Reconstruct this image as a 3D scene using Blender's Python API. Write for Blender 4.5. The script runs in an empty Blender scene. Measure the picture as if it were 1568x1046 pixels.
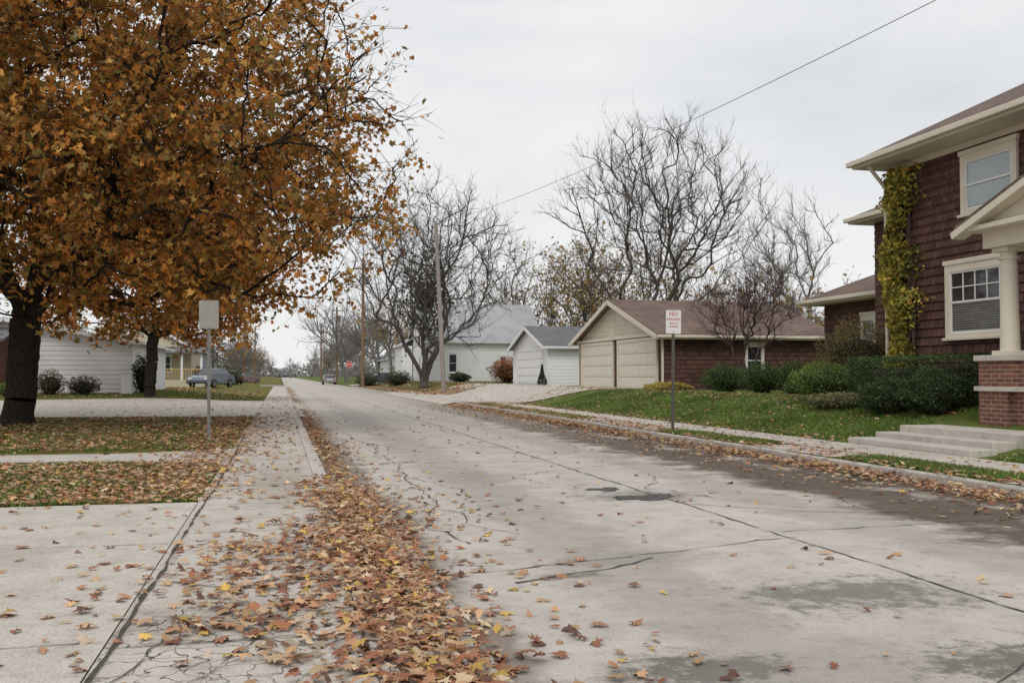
import bpy, math, numpy as np
from mathutils import Vector
rng=np.random.default_rng(7)
scene=bpy.context.scene
V=np.array
# ------------------------------------------------------------ helpers
def link(o):
    scene.collection.objects.link(o); return o
def empty(name,loc=(0,0,0)):
    o=bpy.data.objects.new(name,None); o.location=loc; o.empty_display_size=.2; return link(o)
def mesh_np(name,verts,faces,mat,cols=None,parent=None,smooth=False):
    verts=np.asarray(verts,dtype=np.float32); faces=np.asarray(faces,dtype=np.int32)
    F,k=faces.shape
    me=bpy.data.meshes.new(name)
    me.vertices.add(len(verts)); me.vertices.foreach_set('co',verts.ravel())
    me.loops.add(F*k); me.loops.foreach_set('vertex_index',faces.ravel())
    me.polygons.add(F); me.polygons.foreach_set('loop_start',np.arange(0,F*k,k,dtype=np.int32))
    if smooth: me.polygons.foreach_set('use_smooth',np.ones(F,dtype=bool))
    me.update(calc_edges=True)
    if cols is not None:
        a=me.attributes.new('Col','FLOAT_COLOR','POINT')
        c=np.ones((len(verts),4),dtype=np.float32); c[:,:3]=cols
        a.data.foreach_set('color',c.ravel())
    me.validate()
    if mat: me.materials.append(mat)
    o=link(bpy.data.objects.new(name,me))
    if parent: o.parent=parent
    return o
def mesh_py(name,verts,faces,mat,parent=None):
    me=bpy.data.meshes.new(name); me.from_pydata([tuple(v) for v in verts],[],faces); me.update()
    if mat: me.materials.append(mat)
    o=link(bpy.data.objects.new(name,me))
    if parent: o.parent=parent
    return o
BF=[(0,3,2,1),(4,5,6,7),(0,1,5,4),(1,2,6,5),(2,3,7,6),(3,0,4,7)]
def box(name,x0,x1,y0,y1,z0,z1,mat,parent=None,bev=0):
    return boxes(name,[(x0,x1,y0,y1,z0,z1)],mat,parent,bev)
def boxes(name,lst,mat,parent=None,bev=0):
    vs=[];fs=[]
    for (x0,x1,y0,y1,z0,z1) in lst:
        if x0>x1:x0,x1=x1,x0
        if y0>y1:y0,y1=y1,y0
        n=len(vs)
        vs+=[(x0,y0,z0),(x1,y0,z0),(x1,y1,z0),(x0,y1,z0),(x0,y0,z1),(x1,y0,z1),(x1,y1,z1),(x0,y1,z1)]
        fs+=[tuple(i+n for i in f) for f in BF]
    o=mesh_py(name,vs,fs,mat,parent)
    if bev:
        m=o.modifiers.new('b','BEVEL'); m.width=bev; m.segments=2
    return o
def slab(name,pts,th,mat,parent=None):
    p=[Vector(q) for q in pts]; n=(p[1]-p[0]).cross(p[2]-p[0]).normalized()
    if n.z<0: p.reverse(); n=-n
    k=len(p); vs=p+[q-n*th for q in p]
    fs=[tuple(range(k)),tuple(range(2*k-1,k-1,-1))]+[(i,i+k,(i+1)%k+k,(i+1)%k) for i in range(k)]
    return mesh_py(name,vs,fs,mat,parent)
def cyl(name,p0,p1,r0,r1,mat,parent=None,seg=16):
    P=V([[p0,p1]],dtype=float); v,f=tubes(P,V([[r0,r1]]),seg)
    return mesh_np(name,v,f,mat,parent=parent,smooth=True)
def tubes(P,R,S):
    B,N,_=P.shape
    d=P[:,-1]-P[:,0]; d=d/(np.linalg.norm(d,axis=1,keepdims=True)+1e-9)
    ref=np.where(np.abs(d[:,2:3])>.85,V([[1.,0,0]]),V([[0,0,1.]]))
    u=np.cross(d,ref); u/=np.linalg.norm(u,axis=1,keepdims=True)+1e-9
    w=np.cross(d,u)
    a=np.arange(S)*2*math.pi/S
    off=np.cos(a)[None,:,None]*u[:,None,:]+np.sin(a)[None,:,None]*w[:,None,:]
    Vt=P[:,:,None,:]+R[:,:,None,None]*off[:,None,:,:]
    b=np.arange(B)[:,None,None]*N*S; i=np.arange(N-1)[None,:,None]*S; j=np.arange(S)[None,None,:]; j2=(j+1)%S
    q=np.stack([b+i+j,b+i+j2,b+i+S+j2,b+i+S+j],axis=-1).reshape(-1,4)
    return Vt.reshape(-1,3),q
# ------------------------------------------------------------ materials
def newmat(name):
    m=bpy.data.materials.new(name); m.use_nodes=True
    nt=m.node_tree; return m,nt,nt.nodes['Principled BSDF']
def N(nt,t,**kw):
    n=nt.nodes.new(t)
    for k,v in kw.items(): setattr(n,k,v)
    return n
def noise(nt,vec,scale,detail=4,rough=.55,dist=0):
    n=N(nt,'ShaderNodeTexNoise'); n.inputs['Scale'].default_value=scale; n.inputs['Detail'].default_value=detail
    n.inputs['Roughness'].default_value=rough; n.inputs['Distortion'].default_value=dist
    nt.links.new(vec,n.inputs['Vector']); return n.outputs['Fac']
def ramp(nt,fac,stops):
    r=N(nt,'ShaderNodeValToRGB'); e=r.color_ramp.elements
    while len(e)<len(stops): e.new(.5)
    for i,(p,c) in enumerate(stops):
        e[i].position=p; e[i].color=(c[0],c[1],c[2],1) if hasattr(c,'__len__') else (c,c,c,1)
    nt.links.new(fac,r.inputs['Fac']); return r.outputs['Color']
def mix(nt,fac,a,b,mode='MIX'):
    m=N(nt,'ShaderNodeMix',data_type='RGBA',blend_type=mode)
    for s,v in ((m.inputs['Factor'],fac),(m.inputs['A'],a),(m.inputs['B'],b)):
        if isinstance(v,(int,float)): s.default_value=v
        elif isinstance(v,tuple): s.default_value=(*v[:3],1)
        else: nt.links.new(v,s)
    return m.outputs['Result']
def math_(nt,op,a,b=None,clamp=False):
    m=N(nt,'ShaderNodeMath',operation=op); m.use_clamp=clamp
    for s,v in ((m.inputs[0],a),(m.inputs[1],b)):
        if v is None: continue
        if isinstance(v,(int,float)): s.default_value=v
        else: nt.links.new(v,s)
    return m.outputs[0]
def bump(nt,h,bs,strength=.4,dist=.01):
    b=N(nt,'ShaderNodeBump'); b.inputs['Strength'].default_value=strength; b.inputs['Distance'].default_value=dist
    nt.links.new(h,b.inputs['Height']); nt.links.new(b.outputs['Normal'],bs.inputs['Normal'])
def coord(nt): return N(nt,'ShaderNodeTexCoord').outputs['Object']
def mat_noise(name,c0,c1,scale=3,rough=.8,bs=.3,bscale=60,spec=.3,bd=.01):
    m,nt,b=newmat(name); co=coord(nt)
    col=ramp(nt,noise(nt,co,scale,4,.6),[(.3,c0),(.7,c1)]); nt.links.new(col,b.inputs['Base Color'])
    b.inputs['Roughness'].default_value=rough; b.inputs['Specular IOR Level'].default_value=spec
    if bs: bump(nt,noise(nt,co,bscale,2),b,bs,bd)
    return m
def stainmask(nt,sep,nz,x,y,rx,ry,namp=.6):
    dx=math_(nt,'DIVIDE',math_(nt,'SUBTRACT',sep.outputs[0],x),rx); dy=math_(nt,'DIVIDE',math_(nt,'SUBTRACT',sep.outputs[1],y),ry)
    r=math_(nt,'SQRT',math_(nt,'ADD',math_(nt,'MULTIPLY',dx,dx),math_(nt,'MULTIPLY',dy,dy)))
    v=math_(nt,'ADD',math_(nt,'SUBTRACT',1.0,r),math_(nt,'MULTIPLY',math_(nt,'SUBTRACT',nz,.5),namp*4))
    return math_(nt,'MULTIPLY',v,1.6,True)
def concrete(name,base=(.50,.475,.445),stains=(),crackat=None,band=None):
    m,nt,b=newmat(name); co=coord(nt)
    big=noise(nt,co,.35,4,.6); mid=noise(nt,co,2.6,7,.72); fine=noise(nt,co,90,2,.7)
    k=lambda f:tuple(min(.95,c*f) for c in base)
    col=ramp(nt,big,[(.3,k(.80)),(.7,k(1.12))])
    col=mix(nt,.65,col,ramp(nt,mid,[(.28,k(.58)),(.42,k(.88)),(.55,k(1.05)),(.75,k(1.22))]))
    sp=ramp(nt,fine,[(.33,(.5,.46,.42)),(.45,(1,1,1)),(.7,(1.06,1.06,1.06))])
    col=mix(nt,.85,col,sp,'MULTIPLY')
    grime=noise(nt,co,7,5,.75)
    col=mix(nt,.6,col,ramp(nt,grime,[(.30,(.5,.45,.4)),(.42,(1,1,1)),(.7,(1.08,1.07,1.06))]),'MULTIPLY')
    s=N(nt,'ShaderNodeSeparateXYZ'); nt.links.new(co,s.inputs[0])
    for (x,y,rx,ry,amt,c) in stains:
        col=mix(nt,math_(nt,'MULTIPLY',stainmask(nt,s,grime,x,y,rx,ry,.9),amt),col,c)
    if band:
        bn=noise(nt,co,1.1,8,.72)
        for (xc,w,amt,c,ya,yb) in band:
            d=math_(nt,'DIVIDE',math_(nt,'ABSOLUTE',math_(nt,'SUBTRACT',s.outputs[0],xc)),w)
            v=math_(nt,'ADD',math_(nt,'SUBTRACT',1.15,d),math_(nt,'MULTIPLY',math_(nt,'SUBTRACT',bn,.5),3.2))
            v=math_(nt,'MULTIPLY',v,1.6,True)
            mr=N(nt,'ShaderNodeMapRange'); nt.links.new(s.outputs[1],mr.inputs[0])
            mr.inputs[1].default_value=ya; mr.inputs[2].default_value=yb; mr.inputs[3].default_value=1; mr.inputs[4].default_value=.15
            v=math_(nt,'MULTIPLY',v,mr.outputs[0])
            col=mix(nt,math_(nt,'MULTIPLY',v,amt),col,c)
    h=fine
    if crackat:
        vv=N(nt,'ShaderNodeTexVoronoi',feature='DISTANCE_TO_EDGE'); vv.inputs['Scale'].default_value=6.5
        ad=N(nt,'ShaderNodeVectorMath',operation='ADD'); nn=N(nt,'ShaderNodeTexNoise'); nn.inputs['Scale'].default_value=6; nt.links.new(co,nn.inputs['Vector'])
        sc=N(nt,'ShaderNodeVectorMath',operation='SCALE'); sc.inputs['Scale'].default_value=.22; nt.links.new(nn.outputs['Color'],sc.inputs[0])
        nt.links.new(co,ad.inputs[0]); nt.links.new(sc.outputs[0],ad.inputs[1]); nt.links.new(ad.outputs[0],vv.inputs['Vector'])
        line=ramp(nt,vv.outputs['Distance'],[(.010,1.),(.034,0.)])
        msk=math_(nt,'MULTIPLY',line,stainmask(nt,s,mid,*crackat,.5))
        col=mix(nt,math_(nt,'MULTIPLY',msk,.92),col,(.05,.042,.035))
        h=math_(nt,'SUBTRACT',fine,math_(nt,'MULTIPLY',msk,2.))
    nt.links.new(col,b.inputs['Base Color']); b.inputs['Roughness'].default_value=.88; b.inputs['Specular IOR Level'].default_value=.2
    bump(nt,h,b,.35,.006)
    return m
def shingle(name,c0,c1,rowh,w,gap,gapc,vs=1.,rough=.85,var=.6):
    m,nt,b=newmat(name); co=coord(nt); s=N(nt,'ShaderNodeSeparateXYZ'); nt.links.new(co,s.inputs[0])
    cx=N(nt,'ShaderNodeCombineXYZ'); nt.links.new(math_(nt,'ADD',s.outputs[0],s.outputs[1]),cx.inputs[0])
    nt.links.new(math_(nt,'MULTIPLY',s.outputs[2],vs),cx.inputs[1])
    br=N(nt,'ShaderNodeTexBrick'); nt.links.new(cx.outputs[0],br.inputs['Vector'])
    br.inputs['Scale'].default_value=1; br.inputs['Brick Width'].default_value=w; br.inputs['Row Height'].default_value=rowh
    br.inputs['Mortar Size'].default_value=gap; br.inputs['Color1'].default_value=(*c0,1); br.inputs['Color2'].default_value=(*c1,1)
    br.inputs['Mortar'].default_value=(*gapc,1); br.inputs['Mortar Smooth'].default_value=.1; br.inputs['Bias'].default_value=0
    col=mix(nt,var,br.outputs['Color'],ramp(nt,noise(nt,co,9,5,.7),[(.3,(.62,.62,.62)),(.7,(1.3,1.3,1.3))]),'MULTIPLY')
    col=mix(nt,.5,col,ramp(nt,noise(nt,co,.7,3),[(.3,(.75,.75,.75)),(.7,(1.2,1.2,1.2))]),'MULTIPLY')
    nt.links.new(col,b.inputs['Base Color']); b.inputs['Roughness'].default_value=rough; b.inputs['Specular IOR Level'].default_value=.2
    bump(nt,math_(nt,'SUBTRACT',1.,br.outputs['Fac']),b,.5,.01)
    return m
def leafmat(name,trans=.3,rough=.6):
    m=bpy.data.materials.new(name); m.use_nodes=True; nt=m.node_tree; b=nt.nodes['Principled BSDF']; out=nt.nodes['Material Output']
    a=N(nt,'ShaderNodeAttribute',attribute_name='Col'); col=a.outputs['Color']
    nt.links.new(col,b.inputs['Base Color']); b.inputs['Roughness'].default_value=rough; b.inputs['Specular IOR Level'].default_value=.25
    t=N(nt,'ShaderNodeBsdfTranslucent'); nt.links.new(col,t.inputs['Color'])
    ms=N(nt,'ShaderNodeMixShader'); ms.inputs[0].default_value=trans
    nt.links.new(b.outputs[0],ms.inputs[1]); nt.links.new(t.outputs[0],ms.inputs[2]); nt.links.new(ms.outputs[0],out.inputs['Surface'])
    return m
M={}
M['road']=concrete('road_concrete',(.50,.462,.42),
   stains=[(1.9,4.3,.5,.35,.75,(.08,.07,.06)),(3.5,5.6,.9,.5,.7,(.10,.09,.08)),(3.4,4.1,.6,.35,.75,(.08,.07,.06)),(5.55,7.1,.3,.25,.8,(.1,.085,.07)),(1.9,6.5,.4,.12,.7,(.1,.08,.07)),(2.6,7.0,.8,.3,.35,(.16,.14,.12)),(4.0,10.6,.9,.55,.6,(.12,.10,.09)),(2.6,13,.6,1.2,.3,(.17,.15,.13)),(1.2,9.5,.3,1.2,.4,(.17,.14,.11))],
   band=[(6.5,.85,.95,(.105,.082,.062),16,60),(7.6,.6,.9,(.09,.065,.045),18,90),(.85,.4,.7,(.15,.11,.08),12,60),(2.4,.5,.35,(.21,.19,.17),10,90),(5.2,.45,.32,(.21,.19,.17),10,90)])
M['walk']=concrete('sidewalk_concrete',(.52,.478,.43),stains=[(-.3,5.3,.7,.5,.5,(.18,.15,.12)),(.2,7.4,.5,.5,.5,(.18,.15,.12)),(0,12,.5,3,.4,(.2,.16,.12)),(-.5,3.4,.4,.5,.4,(.2,.16,.13))],crackat=(-.2,4.9,1.1,1.3))
M['drive']=concrete('driveway_concrete',(.53,.49,.44),stains=[(-2,7.5,.7,.8,.35,(.22,.19,.16)),(-4.5,6,.9,.6,.3,(.22,.19,.16)),(-1.6,5,.4,.5,.3,(.22,.19,.16))])
M['kerb']=concrete('kerb_concrete',(.52,.485,.44))
M['crack']=mat_noise('crack_fill',(.04,.034,.028),(.11,.09,.07),8)
M['dirt']=mat_noise('verge_dirt',(.10,.07,.045),(.26,.2,.14),4,.95,.9,30,.1,.03)
M['patch']=mat_noise('asphalt_patch',(.05,.047,.045),(.14,.13,.12),18,.9,.8,120)
M['bark']=mat_noise('bark_dark',(.018,.015,.012),(.06,.048,.038),14,.95,.9,22,.1,.05)
M['bark_g']=mat_noise('bark_grey',(.055,.048,.042),(.13,.112,.098),10,.95,0,25,.1,.03)
M['bark_hazed']=mat_noise('bark_hazed',(.17,.155,.15),(.25,.23,.22),6,.95,0,1,.1)  # far trees: grey lifted in the colour to stand in for haze
M['bark_p']=mat_noise('bark_purple',(.07,.045,.043),(.13,.085,.08),10,.95,0,25,.1)
M['leaf']=leafmat('leaf_autumn',.36)
M['litter']=leafmat('leaf_litter',.1,.7)
M['shrub']=leafmat('leaf_shrub',.2,.55)
M['grassblade']=leafmat('grass_blade',.25,.6)
M['white']=mat_noise('white_paint',(.76,.77,.78),(.82,.82,.82),2,.55,.1,30)
M['cream']=mat_noise('cream_paint',(.66,.60,.49),(.73,.67,.56),2,.55,.1,30)
M['creamdoor']=mat_noise('cream_door',(.68,.64,.54),(.74,.7,.6),2,.5,.05,30)
M['winwhite']=mat_noise('window_white',(.74,.74,.72),(.8,.8,.78),3,.45,0)
M['brownwall']=shingle('brown_shingle_siding',(.15,.078,.062),(.085,.045,.037),.19,.17,.008,(.03,.018,.015))
M['brick']=shingle('brick',(.24,.1,.065),(.16,.065,.045),.075,.22,.008,(.3,.27,.24))
M['roofbrown']=shingle('roof_shingle_brown',(.21,.145,.12),(.14,.10,.085),.14,.3,.006,(.06,.04,.035),2.2)
M['roofgrey']=shingle('roof_shingle_grey',(.2,.2,.21),(.15,.15,.16),.14,.3,.006,(.08,.08,.08),2.2)
M['roofmetal']=shingle('roof_metal',(.40,.41,.43),(.36,.37,.39),50,.6,.02,(.29,.29,.30),1.,.5,.15)
M['whitesiding']=mat_noise('white_siding',(.74,.75,.76),(.82,.82,.82),1.2,.6,.1,30)
M['yellowsiding']=mat_noise('tan_siding',(.5,.45,.33),(.58,.52,.4),1.2,.6,.1,30)
M['bluesiding']=mat_noise('blue_siding',(.2,.25,.31),(.26,.31,.37),1.2,.6,.1,30)
M['steel']=mat_noise('galvanised_steel',(.13,.125,.115),(.22,.21,.2),12,.5,.1,40,.5)
M['greenpost']=mat_noise('painted_post',(.06,.06,.052),(.12,.11,.10),12,.6,.1,40,.4)
M['signback']=mat_noise('sign_back',(.27,.25,.22),(.35,.33,.3),8,.5,.05,40,.5)
M['signwhite']=mat_noise('sign_white',(.72,.70,.69),(.78,.77,.76),8,.4,0)
M['red']=mat_noise('sign_red',(.5,.06,.05),(.56,.08,.07),8,.4,0)
M['wood']=mat_noise('pole_wood',(.16,.1,.06),(.26,.17,.11),6,.9,.4,30)
M['polegrey']=mat_noise('pole_weathered',(.24,.21,.19),(.34,.31,.28),6,.9,.3,30)
M['wire']=mat_noise('wire_black',(.03,.03,.03),(.05,.05,.05),6,.7,0)
M['dark']=mat_noise('interior_dark',(.012,.012,.013),(.02,.02,.02),2,.8,0)
M['rubber']=mat_noise('tyre_rubber',(.015,.015,.015),(.03,.03,.03),9,.9,.2)
def glass(name,c,r=.04):
    m,nt,b=newmat(name); b.inputs['Base Color'].default_value=(*c,1); b.inputs['Roughness'].default_value=r; b.inputs['Specular IOR Level'].default_value=.8
    co=coord(nt); bump(nt,noise(nt,co,2.5,2),b,.05,.02); return m
M['glass']=glass('window_glass',(.03,.035,.04)); M['glasspale']=glass('window_glass_pale',(.36,.42,.45),.08)  # second glass has a paler blue-grey base colour
def carpaint(n,c):
    m,nt,b=newmat(n); b.inputs['Base Color'].default_value=(*c,1); b.inputs['Metallic'].default_value=.3; b.inputs['Roughness'].default_value=.3; b.inputs['Coat Weight'].default_value=.6; return m
def groundmat():
    m,nt,b=newmat('grass_ground'); co=coord(nt)
    g=ramp(nt,noise(nt,co,1.3,6,.75),[(.3,(.05,.085,.018)),(.5,(.095,.155,.033)),(.72,(.16,.2,.06))])
    g=mix(nt,.7,g,ramp(nt,noise(nt,co,35,3,.8),[(.3,(.45,.45,.4)),(.7,(1.4,1.4,1.3))]),'MULTIPLY')
    lf=ramp(nt,noise(nt,co,14,4,.8),[(.46,0.),(.57,1.)])
    s=N(nt,'ShaderNodeSeparateXYZ'); nt.links.new(co,s.inputs[0])
    mr=N(nt,'ShaderNodeMapRange'); nt.links.new(s.outputs[0],mr.inputs[0])
    mr.inputs[1].default_value=-1; mr.inputs[2].default_value=9; mr.inputs[3].default_value=.95; mr.inputs[4].default_value=.3
    lc=ramp(nt,noise(nt,co,22,2,.8),[(.35,(.13,.065,.03)),(.55,(.27,.14,.06)),(.7,(.36,.22,.1))])
    col=mix(nt,math_(nt,'MULTIPLY',lf,mr.outputs[0]),g,lc)
    nt.links.new(col,b.inputs['Base Color']); b.inputs['Roughness'].default_value=.95; b.inputs['Specular IOR Level'].default_value=.1
    bump(nt,noise(nt,co,40,3,.8),b,.8,.03)
    return m
M['ground']=groundmat()
# ------------------------------------------------------------ terrain
def sm(t): t=np.clip(t,0,1); return t*t*(3-2*t)
def H(x,y):
    x=np.asarray(x,float); y=np.asarray(y,float)
    l=-.02+.35*sm((y-38)/20)*sm((-x-1)/5)
    r=.0+.65*sm((x-10.1)/3.4)
    return np.where(x<=.4015,l,np.where(x>=8.149,r,-.28))
def surf(x,y):
    x=np.asarray(x,float); y=np.asarray(y,float)
    road=(x>.57)&(x<8.0)
    z=np.where(road,-.1,H(x,y)+.02)
    z=np.where((x>=.40)&(x<=.57),np.where(y>11,.03,-.02),z)
    ap=(y<11)&(x>.4)&(x<1.0); z=np.where(ap,-.004-.091*(x-.4)/.6,z)
    z=np.where((x>=8.0)&(x<=8.15),.02,z)
    return z
xs=np.unique(np.r_[-1500,-600,-200,-100,-60,-40,np.arange(-30,-1,2.),-1.5,-.8,0,.40,.4020,4,8.148,8.15,9,10.1,np.arange(10.5,14.2,.4),15,18,22,30,50,100,200,600,1500])
ys=np.unique(np.r_[-60,-20,np.arange(-10,80,2.),90,110,150,220,400,800,2000])
def grid(name,X,Y,Z,mat,parent=None):
    n,m=X.shape; idx=np.arange(n*m).reshape(n,m)
    q=np.stack([idx[:-1,:-1],idx[:-1,1:],idx[1:,1:],idx[1:,:-1]],-1).reshape(-1,4)
    return mesh_np(name,np.stack([X,Y,Z],-1).reshape(-1,3),q,mat,parent=parent,smooth=False)
GX,GY=np.meshgrid(xs,ys); grid('ground',GX,GY,H(GX,GY),M['ground'])
def bil(name,A,B,C,D,dz,mat,nx=10,ny=10,flat=None):
    u,v=np.meshgrid(np.linspace(0,1,nx+1),np.linspace(0,1,ny+1))
    P=[(1-u)*(1-v)*A[i]+u*(1-v)*B[i]+u*v*C[i]+(1-u)*v*D[i] for i in (0,1)]
    Z=(H(P[0],P[1])+dz) if flat is None else np.full_like(u,flat)
    return grid(name,P[0],P[1],Z,mat)
bil('road',(.45,-8),(8.1,-8),(8.1,700),(.45,700),0,M['road'],4,4,-.1)
def sheet(name,x0,x1,y0,y1,dz,mat,nx=6,ny=10): return bil(name,(x0,y0),(x1,y0),(x1,y1),(x0,y1),dz,mat,nx,ny)
sheet('sidewalk',-.78,.401,-6,116,.020,M['walk'],3,60)
sheet('driveway',-14,-.785,-6,10.3,.024,M['drive'])
th=np.linspace(0,1,14)
wx=-.785-11*th; wc=16.2+.9*th**2; hw=.75+.9*np.exp(-((wx+.785)/.8)**2)
grid('path',np.stack([wx,wx],0),np.stack([wc-hw,wc+hw],0),H(np.stack([wx,wx],0),np.stack([wc-hw,wc+hw],0))+.022,M['drive'])
bil('driveway',(-.785,31),(-.785,50),(-26,44),(-26,36),.024,M['drive'],12,14)
def apron(name,x0,x1,z0,z1,y0,y1):
    X=np.array([[x0,x1],[x0,x1]]); Y=np.array([[y0,y0],[y1,y1]]); Z=np.array([[z0,z1],[z0,z1]])
    grid(name,X,Y,Z,M['walk'])
apron('driveway_apron',.402,1.0,-.004,-.095,-6,10.9)
apron('driveway_apron',.402,1.1,-.004,-.095,32,48)
apron('driveway_apron',8.2,7.4,.026,-.095,46,74)
def kerb(x0,x1,y0,y1,zt):
    L=[];y=y0
    while y<y1-.01:
        e=min(y+3.0,y1); L.append((x0,x1,y+.006,e-.006,-.25,zt+rng.uniform(-.006,.006))); y=e
    boxes('kerb',L,M['kerb'],None,.02)
kerb(.403,.57,10.95,32,.022); kerb(.403,.57,48,116,.022)
kerb(8.0,8.148,-6,46,.008); kerb(8.0,8.148,74,116,.008)
sheet('verge',8.149,8.951,-6,45,.006,M['dirt'],3,20)
sheet('sidewalk',8.95,10.1,-6,44,.020,M['walk'],3,20)
sheet('sidewalk',8.95,10.1,72,116,.020,M['walk'],3,10)
for (a,b) in ((5,10),(13.7,16.3),(21.2,27.5),(29.5,36)): sheet('verge_paving',8.152,8.948,a,b,.014,M['walk'],2,2)
bil('driveway',(8.15,45),(15.45,38.9),(15.45,69),(8.15,75),.028,M['drive'],14,10)
sheet('street_crossing',-200,.40,118,127,.03,M['road'],8,3); sheet('street_crossing',8.15,250,118,127,.03,M['road'],30,3)
fw=empty('front_walk_steps')
box('step',10.12,10.62,13.1,16.4,-.05,.125,M['kerb'],fw,.015)
box('step',10.62,11.05,13.2,16.3,-.05,.225,M['kerb'],fw,.015)
box('walk',11.05,12.04,12.9,16.2,-.05,.345,M['drive'],fw,.015)
# cracks and joints
cv=[];cf=[]
def ribbon(pts,w,z=None,jit=.03,step=.12,wv=.5):
    pts=[V(p,dtype=float) for p in pts]; P=[]
    for a,b in zip(pts[:-1],pts[1:]):
        n=max(2,int(np.linalg.norm(b-a)/step)); 
        for i in range(n): P.append(a+(b-a)*i/n)
    P.append(pts[-1]); P=V(P); n=len(P)
    off=np.cumsum(rng.normal(0,jit*.35,(n,2)),0); off-=np.linspace(0,1,n)[:,None]*off[-1]; P=P+off+rng.normal(0,jit*.15,(n,2))
    T=np.gradient(P,axis=0); T/=np.linalg.norm(T,axis=1,keepdims=True)+1e-9; Nn=np.stack([-T[:,1],T[:,0]],1)
    W=w*(1+wv*rng.normal(0,1,n)).clip(.15,2.2)/2
    L=P+Nn*W[:,None]; R=P-Nn*W[:,None]
    s=sum(len(c) for c in cv)
    for Q in (L,R):
        zz=(surf(Q[:,0],Q[:,1])+.0065) if z is None else np.full(n,z)
        cv.append(np.c_[Q,zz])
    i=np.arange(n-1); cf.append(np.stack([s+i,s+i+1,s+n+i+1,s+n+i],1))
zr=-.095
ribbon([(4.2,1),(4.2,12),(4.25,40),(4.3,118)],.016,zr,.02)
for y in (7.6,15.3,24,33,45,60,80): 
    ribbon([(1.0,y-.9 if y<10 else y),(4.2,y)],.011,zr,.05); ribbon([(4.2,y+.3),(7.9,y+.5)],.011,zr,.05)
ribbon([(1.4,24),(1.5,18),(1.31,12.2),(1.42,10.2),(1.25,8.8),(1.5,7.9)],.013,zr,.08)
ribbon([(1.31,12.2),(1.1,11.2),(1.05,10)],.009,zr,.06)
ribbon([(1.42,10.2),(1.75,9.6),(1.7,8.9),(2.0,8.3)],.008,zr,.06)
ribbon([(4.2,9.8),(5.1,9.0),(6.2,8.7),(7.6,8.2)],.009,zr,.06)
ribbon([(1.2,15.2),(2.1,15.6)],.035,zr,.05)
ribbon([(1.5,6.35),(2.2,6.6),(2.7,7.0)],.018,zr,.05)
ribbon([(2.0,2.6),(3.2,3.9),(4.2,4.6)],.006,zr,.08)
for q in range(14):
    x=rng.uniform(1.5,7);y=rng.uniform(8,45); ribbon([(x,y),(x+rng.normal(0,.6),y+rng.uniform(.6,2.5)),(x+rng.normal(0,1.),y+rng.uniform(3,5))],.009,zr,.09)
for y in np.r_[3.35,4.9,np.arange(8.3,60,1.75)]: ribbon([(-.77,y),(.39,y+.02)],.009,.007,.008)
ribbon([(-.78,-2),(-.78,10.4),(-.775,31)],.018,.0095,.012)
ribbon([(.40,1),(.40,11)],.016,.0075,.006)
ribbon([(-.75,6.4),(-.3,6.1),(0,6.3),(.38,6.2)],.018,.007,.05)
ribbon([(-.7,3.7),(-.3,4.3),(-.1,4.9),(.05,5.8)],.009,.007,.06)
ribbon([(-.1,4.9),(.2,4.7),(.38,4.9)],.008,.007,.05)
ribbon([(-.5,5.6),(-.6,4.6),(-.75,4.2)],.008,.007,.05)
for y in (5.0,7.8): ribbon([(-8,y),(-.8,y)],.007,.0085,.01)
ribbon([(-3.2,-2),(-3.2,10.3)],.008,.0085,.01)
for y in np.arange(3,44,1.75): ribbon([(8.97,y),(10.09,y)],.010,.0265,.008)
mesh_np('pavement_cracks',np.concatenate(cv),np.concatenate(cf),M['crack'])
def blob(name,cx,cy,rx,ry,z,mat,n=46,ir=.35,rot=0):
    a=np.linspace(0,2*math.pi,n,endpoint=False)
    r=1+ir*(np.sin(a*3+rng.uniform(0,6))*.5+np.sin(a*5+rng.uniform(0,6))*.4+rng.normal(0,.3,n))
    x=np.cos(a)*rx*r; y=np.sin(a)*ry*r; c,s=math.cos(rot),math.sin(rot)
    vs=[(cx,cy,z)]+[(cx+c*p-s*q,cy+s*p+c*q,z) for p,q in zip(x,y)]
    return mesh_py(name,vs,[(0,i+1,(i+1)%n+1) for i in range(n)],mat)
blob('asphalt_patch',3.95,10.45,.36,.22,-.0945,M['patch'],rot=.3)
blob('asphalt_patch',3.75,11.3,.2,.16,-.0945,M['patch'])
# ------------------------------------------------------------ leaves
TPL_A=V([(0,-.5,0),(.10,-.25,.0),(.38,-.34,-.10),(.26,-.08,.02),(.50,.12,-.14),(.24,.16,.02),(.24,.34,-.02),(0,.56,-.12),(-.2,.32,0),(-.22,.16,.02),(-.48,.16,-.12),(-.28,-.08,.02),(-.40,-.3,-.08),(-.12,-.25,0)])
def fan(n): return V([(0,i,i+1) for i in range(1,n-1)])
TPL_A=np.vstack([[0,0,.07],TPL_A]); FA=V([(0,i,i%14+1) for i in range(1,15)])
TPL_B=V([(0,-.45,0),(.48,-.15,-.08),(.2,.1,0.05),(.3,.5,-.05),(0,.3,.04),(-.35,.42,-.05),(-.22,.05,.05),(-.48,-.2,-.08)]); FB=fan(8)
TPL_C=V([(0,-.5,0),(.3,0,.08),(0,.5,0),(-.3,0,.08)]); FC=V([(0,1,2),(0,2,3)])
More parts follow.
